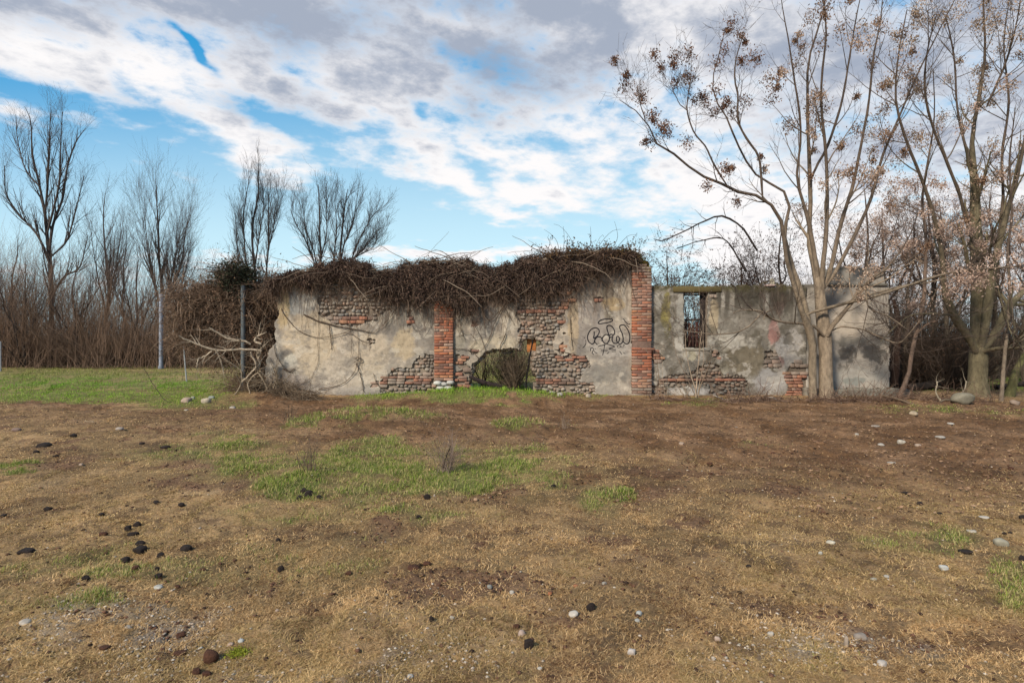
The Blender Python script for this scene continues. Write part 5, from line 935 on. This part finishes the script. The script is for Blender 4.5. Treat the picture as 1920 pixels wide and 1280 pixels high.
shrub('dead_shrub', 'tangled dark bush behind the streaked wall between window and pillar', (5.7, 17.3, 0), 26, 3.4, 610, ((.03, .022, .018), (.07, .05, .038)), .45, .014, 5, 900, leafc=(.08, .04, .03))
shrub('dead_shrub', 'spreading dark bush behind the streaked wall, its twigs arching over the wall top', (6.6, 17.0, 0), 34, 3.7, 611, ((.03, .022, .018), (.07, .05, .038)), .5, .014, 6, 1800, leafc=(.08, .04, .03), up=-.1)
deadbranch('arching_branch', 'long thin dark branch arching left above the streaked wall', [([(1420, 470, 6), (1390, 425, 5), (1350, 405, 4.5), (1310, 420, 4), (1270, 440, 3.4), (1240, 452, 2.6), (1226, 448, 1.6)], 16.5, -.4), ([(1400, 510, 5), (1360, 450, 4), (1320, 450, 3), (1270, 465, 2)], 16.7, -.2)], 96, c=(.06, .042, .035), n=14, L=.5)

# ------------------------------------------------------------------ fallen wood, boulders and rubble near the walls
def log(name, label, lines, seed, c, n=0, cat='log'): return deadbranch(name, label, lines, seed, c, n, cat, .3)
log('fallen_branch', 'long grey fallen pole lying across the grass right of the end wall', [([(1745, 762, 5), (1800, 764, 6), (1850, 766, 6), (1880, 767, 4)], 11.6, 0)], 701, (.24, .18, .12), 1, 'branch')
log('fallen_branch', 'thin bark strip slanting down from the plinth corner', [([(1650, 740, 3), (1690, 750, 6), (1720, 762, 5), (1745, 776, 3)], 12.3, -1.0)], 702, (.15, .105, .07), 1, 'branch')
log('fallen_branch', 'pale crooked branch propped before the boulder', [([(1762, 768, 3), (1765, 752, 4), (1785, 748, 4.5), (1805, 735, 4), (1812, 715, 3)], 12.2, .4), ([(1763, 751, 4), (1755, 735, 3.5), (1758, 715, 2.5)], 12.2, .2)], 703, (.34, .28, .2), 3, 'branch')
log('rotting_log', 'dark rotting log lying in the thicket behind the end wall', [([(1700, 728, 16), (1740, 722, 17), (1770, 714, 14)], 15.0, .5)], 704, (.06, .045, .035))
log('rotting_log', 'long dark log behind the trunk of the big grey tree', [([(1745, 705, 9), (1790, 712, 10), (1830, 718, 8)], 15.6, .2)], 705, (.05, .038, .03))
log('rotting_log', 'blackened log between the two trunks by the right edge', [([(1868, 726, 14), (1915, 720, 14), (1960, 716, 12)], 15.2, 0)], 706, (.04, .032, .028))
log('rotten_trunk', 'reddish brown rotten stump standing against the right edge of the end wall', [([(1674, 720, 20), (1680, 660, 18), (1684, 600, 14), (1676, 560, 9)], 14.9, 0), ([(1684, 610, 9), (1700, 590, 7), (1720, 575, 4)], 14.9, .2)], 707, (.05, .028, .02), 3, 'stump')
log('charred_board', 'dark curved board lying across the bottom of the hole', [([(880, 706, 8), (897, 713, 13), (915, 719, 14), (940, 726, 13), (955, 730, 8)], 13.55, 0)], 708, (.035, .024, .022))
log('fallen_branch', 'stick lying on the ground right of the hole', [([(985, 738, 3), (1010, 744, 4), (1035, 750, 3)], 12.9, -.4)], 709, (.14, .095, .07), 2, 'branch')
log('fallen_branch', 'bent pale twig on the grass at the left', [([(125, 806, 2.5), (150, 797, 4), (163, 790, 4), (180, 792, 3), (186, 804, 2)], 9.3, 0)], 710, (.36, .27, .18), 2, 'branch')
log('fallen_branch', 'long straight pale stick on the brown earth left of the grass mound', [([(343, 809, 4), (380, 811, 5), (425, 814, 4)], 8.5, 0)], 711, (.30, .22, .15), 1, 'branch')
log('fallen_branch', 'arching thin stem over the lawn left of the bramble', [([(270, 690, 1.2), (300, 740, 1.6), (318, 756, 1.6)], 12.3, 0)], 712, (.12, .09, .07), 0, 'branch')
log('fallen_branch', 'white dead twig on the ground before the streaked wall', [([(1336, 740, 3), (1352, 746, 3.4), (1366, 752, 2.4)], 12.6, 0)], 713, (.46, .40, .34), 2, 'branch')
log('fallen_branch', 'pale forked twig near the foot of the streaked wall, left of the twin trunks', [([(1438, 744, 2), (1452, 746, 3), (1462, 754, 2.4)], 12.5, 0)], 714, (.42, .36, .3), 1, 'branch')
log('fallen_branch', 'two pale sticks leaning on the bottom of the streaked wall', [([(1280, 722, 3), (1292, 742, 3.4)], 13.4, -.3), ([(1270, 724, 2.4), (1285, 744, 3)], 13.4, -.3)], 715, (.36, .29, .22), 1, 'branch')
g = Geo(); r_ = RS(720)
for (a, b, n, s_) in [(1640, 752, 300, .8), (1560, 752, 180, .7), (1440, 750, 200, .9), (1250, 748, 80, .6), (1820, 752, 140, 1.0), (1740, 748, 140, .8), (1380, 752, 120, .8)]: c = G(a, b + 2); ball_tangle(g, r_, n, c[0], c[1] + .15, c[2] + .03, s_, .3, .05, .4, .005, ((.09, .05, .035), (.30, .2, .14)), -.05)
tag(g.build('twig_litter', M_twig), 'scattered twigs and bark along the foot of the right hand walls', 'twigs', kind='stuff')

def rock(name, label, px_, py_, w_, h_, c, seed, cat='stone', group=None, mat=None, Yo=0, power=.85, sink=.35, sub=1, zoff=0):
    if cat == 'boulder': power = .85; sub = 1
    if cat in ('dung', 'stone') and sink < .4: sink = .45; w_ *= .92
    r = RS(seed); power = power if cat == 'boulder' else .6 + .35 * r.rand(); p = G(px_, py_) if not isinstance(px_, tuple) else np.array(px_); Y = p[1] + Yo; W_ = w_ / F * Y / 2; Hh = h_ / F * Y / 2; g = Geo(); v = np.sign(ICO_V) * np.abs(ICO_V) ** power
    if cat == 'boulder': v = v * np.stack([np.ones(len(v)), np.ones(len(v)), 1.25 - .75 * np.abs(v[:, 0] + .15)], 1)
    n_ = (fbm((v[:, 0] + seed) * 1.5, v[:, 2] * 1.5 + v[:, 1], 3, seed) - .5) * (1.1 if cat in ('dung', 'boulder') else .85) + (r.rand(len(v)) - .5) * (.22 if cat == 'dung' else .07); v = v * (1 + n_)[:, None] * np.array([W_, W_ * .8, Hh]); a = r.rand() * .6 - .3; v = np.stack([v[:, 0] * math.cos(a) - v[:, 1] * math.sin(a), v[:, 0] * math.sin(a) + v[:, 1] * math.cos(a), v[:, 2]], 1)
    c3 = np.array(c) * (.72 if cat == 'stone' else 1.0) * (.75 + .5 * fbm(v[:, 0] / W_ * 1.7 + seed, v[:, 2] / W_ * 2.5, 3, seed + 5))[:, None] * (.9 + .2 * r.rand(len(v)))[:, None]; g.add(v + np.array([p[0], Y, p[2] + Hh * (1 - sink) + zoff]), t=ICO_T, c=c3)
    o = g.build(name, mat or M_peb, origin=(p[0], Y, p[2])); 
    if sub:
        md = o.modifiers.new('s', 'SUBSURF'); md.levels = 1; md.render_levels = 1
    return tag(o, label, cat, group)
WH = (.50, .46, .40); PKs = (.44, .33, .25); GY = (.30, .29, .26); BR = (.30, .12, .06)
STONES = [(350, 753, 22, 13, PKs, 'big pink-brown cobble on the lawn edge, left of its cream neighbour'), (386, 755, 20, 13, (.50, .42, .31), 'big cream cobble on the lawn edge, right of its pink-brown neighbour'), (362, 746, 9, 7, (.42, .44, .32), 'small greenish stone behind the two big cobbles'), (397, 747, 12, 7, (.33, .35, .30), 'grey-green stone behind the cream cobble'),
    (436, 764, 12, 6, (.48, .42, .36), 'pale flat stone on brown earth before the root tangle'), (349, 769, 9, 4, (.46, .40, .32), 'small flat stone below the pink-brown cobble'), (478, 738, 14, 9, (.34, .2, .15), 'reddish stone among the roots at the wall end'), (224, 811, 17, 8, (.38, .32, .27), 'flat pale stone on brown ground at the left, near a dark patch'), (32, 812, 18, 9, (.26, .18, .15), 'brown lump near the left edge'), (152, 876, 8, 5, PKs, 'small tan pebble left of the green patch'),
    (1050, 748, 13, 8, WH, 'white stone at the foot of the rubble right of the hole'), (1103, 747, 12, 9, (.46, .38, .3), 'cream stone below the graffiti'), (1035, 742, 12, 6, (.42, .40, .34), 'white stone at the edge of the grass right of the hole'), (1712, 780, 16, 10, (.48, .38, .26), 'rounded cream cobble in front of the long fallen pole'), (1278, 834, 12, 6, PKs, 'pale tilted stone on bare earth, lower right of the tall pillar'), (1380, 800, 8, 4, WH, 'small white stone on earth straight below the streaked wall'),
    (1690, 828, 15, 10, (.50, .45, .37), 'round white cobble on the bare earth at right'), (1721, 836, 13, 6, PKs, 'flat pinkish stone right of the round white cobble'), (1652, 834, 15, 6, WH, 'flat white stone left of the round white cobble'), (1606, 815, 8, 5, WH, 'small round white stone up left of the round white cobble'), (1763, 822, 18, 5, (.42, .38, .33), 'long flat stone on the earth near the right edge'), (1672, 866, 18, 5, (.40, .35, .29), 'long flat tan stone below the round white cobble'),
    (1782, 797, 14, 4, WH, 'flat white stone before the big grey tree'), (1642, 800, 16, 4, (.42, .36, .30), 'flat tan stone before the end wall'), (1557, 1016, 19, 8, (.60, .54, .42), 'flat cream stone alone in the dry grass at right'), (1538, 1045, 9, 9, (.46, .44, .38), 'small pale stone below the flat cream stone'), (1877, 1018, 27, 19, (.36, .33, .25), 'largest round grey-tan cobble near the right edge'), (1822, 993, 18, 6, (.46, .41, .33), 'flat pale stone up left of the largest cobble'), (1845, 970, 18, 5, WH, 'flat white stone highest on the right near dark clods'),
    (1769, 1067, 16, 11, (.56, .56, .52), 'bright white stone on a green spot at right'), (1638, 1090, 13, 6, (.42, .38, .3), 'small flat stone left below the bright white stone'), (1662, 1086, 11, 8, (.40, .37, .32), 'small angular stone left of the bright white stone'), (1198, 1151, 14, 12, (.42, .42, .39), 'round grey-white pebble, upper of the two right of the black clod'), (1195, 1166, 11, 9, (.40, .39, .35), 'round grey pebble, lower of the two right of the black clod'), (1075, 1157, 21, 12, (.58, .53, .46), 'white angular stone beside the black clod in the near grass'),
    (1184, 1227, 16, 14, (.56, .50, .45), 'white pebble near the bottom, right of centre'), (960, 1114, 11, 10, (.47, .43, .37), 'small white stone in the dry grass at centre'), (918, 1104, 13, 8, (.28, .28, .25), 'grey pebble left of the small white stone at centre'), (892, 942, 9, 7, (.46, .30, .19), 'orange-tan pebble below the green patch'), (1612, 1198, 27, 15, (.36, .30, .25), 'wide flat grey-brown stone low on the right'), (1654, 1255, 22, 13, (.50, .44, .38), 'pale stone low on the right, nearest the bottom edge'), (1587, 1215, 8, 24, (.40, .32, .25), 'upright stick-like stone beside the wide flat one'),
    (297, 1102, 20, 8, (.50, .48, .42), 'long white stone below the chain of dark clods'), (48, 1165, 25, 11, (.48, .42, .35), 'flat pale stone near the left edge in the foreground'), (240, 1178, 16, 8, (.50, .45, .38), 'white stone in the gravelly patch at left'), (452, 1208, 13, 8, (.46, .47, .44), 'grey-white pebble above the yellow moss'), (433, 1212, 12, 8, (.50, .36, .27), 'pinkish pebble above the yellow moss'), (1133, 1100, 11, 8, (.36, .33, .28), 'greyish pebble in the middle of the near grass'), (1031, 1115, 9, 8, (.38, .15, .07), 'orange brick crumb, left of the pair in the near grass'), (1079, 1103, 12, 7, (.38, .16, .08), 'orange brick crumb, right of the pair in the near grass'),
    (978, 1195, 18, 14, (.44, .33, .27), 'pinkish angular stone between two dark clods near the bottom'), (1012, 1297 - 40, 10, 7, WH, 'small white stone at the bottom centre'), (770, 1267, 12, 8, (.50, .47, .43), 'white pebble at the bottom, left of centre'), (520, 1145, 9, 5, PKs, 'tan pebble in the dry grass, left of centre'), (1445, 1198, 13, 11, (.50, .45, .38), 'white stone in the gravelly patch at right'), (1345, 1200, 12, 13, (.48, .36, .28), 'pink stone left of the gravelly patch at right'), (848, 1158, 10, 9, (.42, .36, .28), 'tan pebble right of the small black clod')]
for i, (a, b, w_, h_, c, lab) in enumerate(STONES): rock('stone', lab, a, b, w_, h_, c, 800 + i, 'stone', 'loose stones on the ground')
rock('boulder', 'large mossy grey boulder at the foot of the big grey tree', 1805, 757, 46, 26, (.19, .17, .125), 861, 'boulder', sink=.2)
rock('boulder', 'small brown boulder right of the thin straight trunk', 1903, 757, 18, 12, (.24, .18, .14), 862, 'boulder')
rock('white_rock', 'white rounded rock at the left foot of the hole', 881, 727, 15, 14, (.50, .50, .46), 863, 'rock', Yo=-.2)
rock('mortar_lump', 'pale broken lump perched on top of the streaked wall', (P(1453, 528, WY)[0], WY + .15, P(1453, 537, WY)[2]), 0, 11, 17, (.33, .30, .23), 864, 'rubble', M_conc and None, sink=0)
rock('roof_tile', 'flat pinkish tile shard lying on the streaked wall beside the lump', (P(1446, 536, WY)[0], WY + .08, P(1446, 537.5, WY)[2]), 0, 24, 5, (.42, .30, .26), 865, 'tile', sink=0)

DUNG = [(50, 1034, 30, 13, 'long black dung pile at the left, widest of all'), (257, 984, 14, 11, 'black dung clod at the top of the chain at left'), (240, 992, 15, 12, 'dull dung clod second from the top of the chain'), (249, 1000, 19, 10, 'dung clod touching the dull one in the chain'), (262, 1019, 20, 9, 'flat dung clod in the middle of the chain'), (262, 1031, 26, 12, 'largest dung clod in the middle of the chain'), (235, 1045, 20, 11, 'dung clod left of the chain, below its middle'), (300, 1043, 15, 13, 'rounded dung clod right of the chain'),
    (349, 1030, 22, 14, 'double dung clod lying apart to the right of the chain'), (253, 1068, 15, 13, 'reddish dung clod low in the chain'), (295, 1070, 9, 8, 'smallest dung clod below the rounded one'), (297, 1084, 15, 9, 'flat dung clod at the bottom of the chain'), (333, 1102, 12, 7, 'brown dung clod right of the long white stone'), (161, 1087, 16, 10, 'dung clod alone, down left of the chain'), (194, 1004, 15, 9, 'brown dung clod left of the chain'), (190, 967, 12, 7, 'small black clod above left of the chain'), (90, 954, 16, 10, 'clod with a grassy rim at upper left'), (7, 966, 11, 6, 'black clod at the left frame edge'),
    (340, 949, 14, 9, 'smooth black clod above right of the chain'), (294, 943, 13, 8, 'small clod left of the smooth black one'), (578, 935, 22, 16, 'largest lump of the black heap below the dark weed'), (562, 938, 12, 10, 'left lump of the black heap below the dark weed'), (598, 938, 10, 9, 'right lump of the black heap below the dark weed'), (570, 928, 14, 11, 'top lump of the black heap below the dark weed'), (521, 1019, 10, 8, 'small grey clod below the black heap'), (527, 1069, 13, 14, 'rounded grey clod farther below the black heap'), (380, 1072, 12, 9, 'brown clod by a white pebble, right of the chain'),
    (395, 1240, 30, 28, 'big glossy brown-black clod near the bottom edge at left'), (370, 1260, 18, 15, 'rusty crumbled clod, left of the pair below the big glossy one'), (388, 1263, 18, 11, 'rusty crumbled clod, right of the pair below the big glossy one'), (339, 1190, 19, 9, 'rusty flat clod above the big glossy one'), (197, 1217, 24, 9, 'rusty bark-like clod low at left'), (337, 1222, 26, 8, 'rusty ragged clod left of the big glossy one'), (1108, 1146, 21, 17, 'black clod beside the white angular stone'), (992, 1217, 20, 22, 'round dark clod nearest the bottom at centre'), (968, 1180, 17, 14, 'brown crumbly clod above the round dark one'),
    (809, 1162, 10, 13, 'small black upright clod left of centre'), (801, 938, 12, 12, 'round black clod on the lower edge of the green patch'), (1037, 917, 13, 8, 'smooth dark clod right of the green patch'), (785, 971, 13, 9, 'dark clod just below the green patch'), (775, 1070, 30, 10, 'crumbled brown dung patch in the middle foreground'), (800, 1060, 18, 9, 'crumbled brown dung right of the patch in the middle foreground'), (653, 1078, 14, 8, 'reddish clod left of the crumbled patch'), (1403, 1067, 11, 6, 'small black clod in the dry grass at right'), (1724, 938, 13, 9, 'blackest clod among the four at right'), (1697, 921, 13, 6, 'flat clod left of the blackest one at right'),
    (1812, 1030, 25, 7, 'flat dark clod left of the largest cobble'), (1916, 971, 13, 11, 'black clod at the right frame edge, upper'), (1916, 1045, 13, 13, 'black clod at the right frame edge, lower'), (1762, 962, 11, 5, 'thin dark clod below the four at right'), (1883, 999, 9, 7, 'left of two small clods above the largest cobble'), (1895, 999, 9, 6, 'right of two small clods above the largest cobble'), (1331, 867, 12, 7, 'upper of two dark clods on the brown earth'), (1333, 889, 12, 6, 'lower of two dark clods on the brown earth'), (1450, 847, 11, 5, 'small clod at a green spot on the brown earth'),
    (1896, 880, 13, 6, 'dark clod on the brown earth near the right edge'), (83, 840, 30, 11, 'broad dark clod on the left, among small ones'), (137, 822, 15, 9, 'dark clod right of the broad one on the left'), (68, 853, 11, 7, 'small clod below the broad one on the left'), (105, 859, 12, 6, 'lowest small clod at upper left'), (265, 837, 11, 7, 'dark clod between dark patches at left'), (310, 843, 18, 7, 'dark flat clod left of the thin bleached grass'), (1403, 1240, 8, 6, 'tiny clod low at right of centre')]
for i, (a, b, w_, h_, lab) in enumerate(DUNG):
    c = (.028, .02, .017) if 'rust' not in lab and 'brown' not in lab and 'reddish' not in lab else (.085, .038, .022)
    rock('dung_clod', lab, a, b, w_, h_, c, 900 + i, 'dung', 'dung clods in the grass', M_dung, sink=.3, power=.95)

# gravel and crumbs nobody could count
def scatter(name, label, n, seed, sizef, colf, densf, cat, mat=None, y0=1.9, y1=13.3, flat=.55):
    r = RS(seed); y = 1 / (1 / y0 + (1 / y1 - 1 / y0) * r.rand(n)); x = (r.rand(n) * 2 - 1) * (1.0 * y + 1.5); e, g_, n1, n2, px, py = masks(x, y); keep = r.rand(n) < densf(e, g_, n1, n2, px, py); x, y = x[keep], y[keep]; n = len(x)
    z = height(x, y) + (fbm(x * 14, y * 14, 3, 120) - .5) * .022; s = sizef(r, n, y); o6 = np.array([(1, 0, 0), (-1, 0, 0), (0, 1, 0), (0, -1, 0), (0, 0, 1), (0, 0, -1.)]); f = np.array([(0, 2, 4), (2, 1, 4), (1, 3, 4), (3, 0, 4), (2, 0, 5), (1, 2, 5), (3, 1, 5), (0, 3, 5)])
    v12 = np.concatenate([o6, (o6[[0, 2, 1, 3]] + o6[[2, 1, 3, 0]]) * .62 + np.array([0, 0, .35])]); f12 = np.array([(0, 6, 4), (6, 2, 4), (2, 7, 4), (7, 1, 4), (1, 8, 4), (8, 3, 4), (3, 9, 4), (9, 0, 4), (0, 5, 6), (6, 5, 2), (2, 5, 7), (7, 5, 1), (1, 5, 8), (8, 5, 3), (3, 5, 9), (9, 5, 0)])
    V = v12[None] * (1 + (r.rand(n, 10, 3) - .5) * .5) * s[:, None, None] * np.array([1, .8, flat]); a = r.rand(n) * 6.283; X = V[..., 0] * np.cos(a)[:, None] - V[..., 1] * np.sin(a)[:, None]; Y = V[..., 0] * np.sin(a)[:, None] + V[..., 1] * np.cos(a)[:, None]
    V = np.stack([X + x[:, None], Y + y[:, None], V[..., 2] + (z + s * flat * .35)[:, None]], -1); o = mesh_obj(name, V.reshape(-1, 3), None, (f12[None] + np.arange(n)[:, None, None] * 10).reshape(-1, 3), mat or M_peb, None, np.repeat(colf(r, n), 10, 0)); return tag(o, label, cat, kind='stuff')
def grav(e, g_, n1, n2, px, py):
    c = .025 + .9 * gb(px, py, 230, 1170, 240, 45) + .9 * gb(px, py, 130, 1270, 300, 40) + .7 * gb(px, py, 760, 1250, 150, 40) + .7 * gb(px, py, 1560, 1255, 200, 40) + .5 * gb(px, py, 1450, 1200, 120, 30) + .4 * gb(px, py, 1380, 1120, 60, 20) + .25 * gb(px, py, 1370, 1260, 60, 30) + .06 * e
    return 1.6 * c * (.2 + 1.6 * ss(n2, .45, .65)) * ss(py, 820, 1000) + .03 * e
scatter('gravel', 'pale gravel and chippings showing through the worn foreground grass', 60000, 31, lambda r, n, y: (.0028 + .0075 * r.rand(n) ** 2.5) * (1 + y * .06), lambda r, n: lerp((.56, .50, .42), (.36, .26, .18), r.rand(n)) * (.6 + .5 * r.rand(n))[:, None], grav, 'gravel')
scatter('earth_crumbs', 'dark crumbs of earth and dung trodden into the bare ground', 60000, 32, lambda r, n, y: (.003 + .012 * r.rand(n) ** 2.5) * (1 + y * .05), lambda r, n: lerp((.045, .026, .018), (.20, .10, .06), r.rand(n)), lambda e, g_, n1, n2, px, py: .08 + .9 * ss(n2, .54, .66) * ss(n1, .42, .6) + .75 * ss(e, .3, .9) * ss(n2, .4, .6) + .8 * gb(px, py, 700, 822, 150, 9) + .8 * gb(px, py, 1050, 830, 60, 10) + .7 * gb(px, py, 1110, 893, 60, 18) + .6 * gb(px, py, 1210, 930, 60, 16) + .5 * gb(px, py, 930, 935, 45, 10) + .5 * gb(px, py, 295, 807, 40, 5), 'dirt', M_dung)
def litter():
    r = RS(33); n = 30000; y = 1 / (1 / 4.5 + (1 / 13.6 - 1 / 4.5) * r.rand(n)); x = (r.rand(n) * 2 - 1) * (y + .3); e, g_, n1, n2, px, py = masks(x, y); k = r.rand(n) < .01 + .9 * e * (.4 + .6 * ss(-py, -830, -750)); x, y = x[k], y[k]; n = len(x); g = Geo(); z = height(x, y) + .012 + .012 * r.rand(n)
    g.quads(np.stack([x, y, z], 1), .008 + .012 * r.rand(n), .01 + .018 * r.rand(n), lerp((.13, .07, .04), (.42, .27, .17), r.rand(n) ** 2), r, flat=.85); return tag(g.build('leaf_litter', M_leaf, smooth=False), 'brown leaf litter strewn over the bare earth before the walls', 'leaf litter', kind='stuff')
litter()
# yellow-green moss spot by the big clod
mo = empty('moss_patch', tuple(G(447, 1228)), 'small bright yellow-green moss spot right of the big glossy clod', 'moss'); g = Geo(); r_ = RS(44); c = G(447, 1228); n = 700
g.quads(c + np.stack([r_.normal(size=n) * .022, r_.normal(size=n) * .02, .008 + .008 * r_.rand(n)], 1), .004, .006, lerp((.30, .28, .03), (.20, .25, .03), r_.rand(n)), r_, flat=.5); g.build('moss_tufts', M_grass, mo, smooth=False)
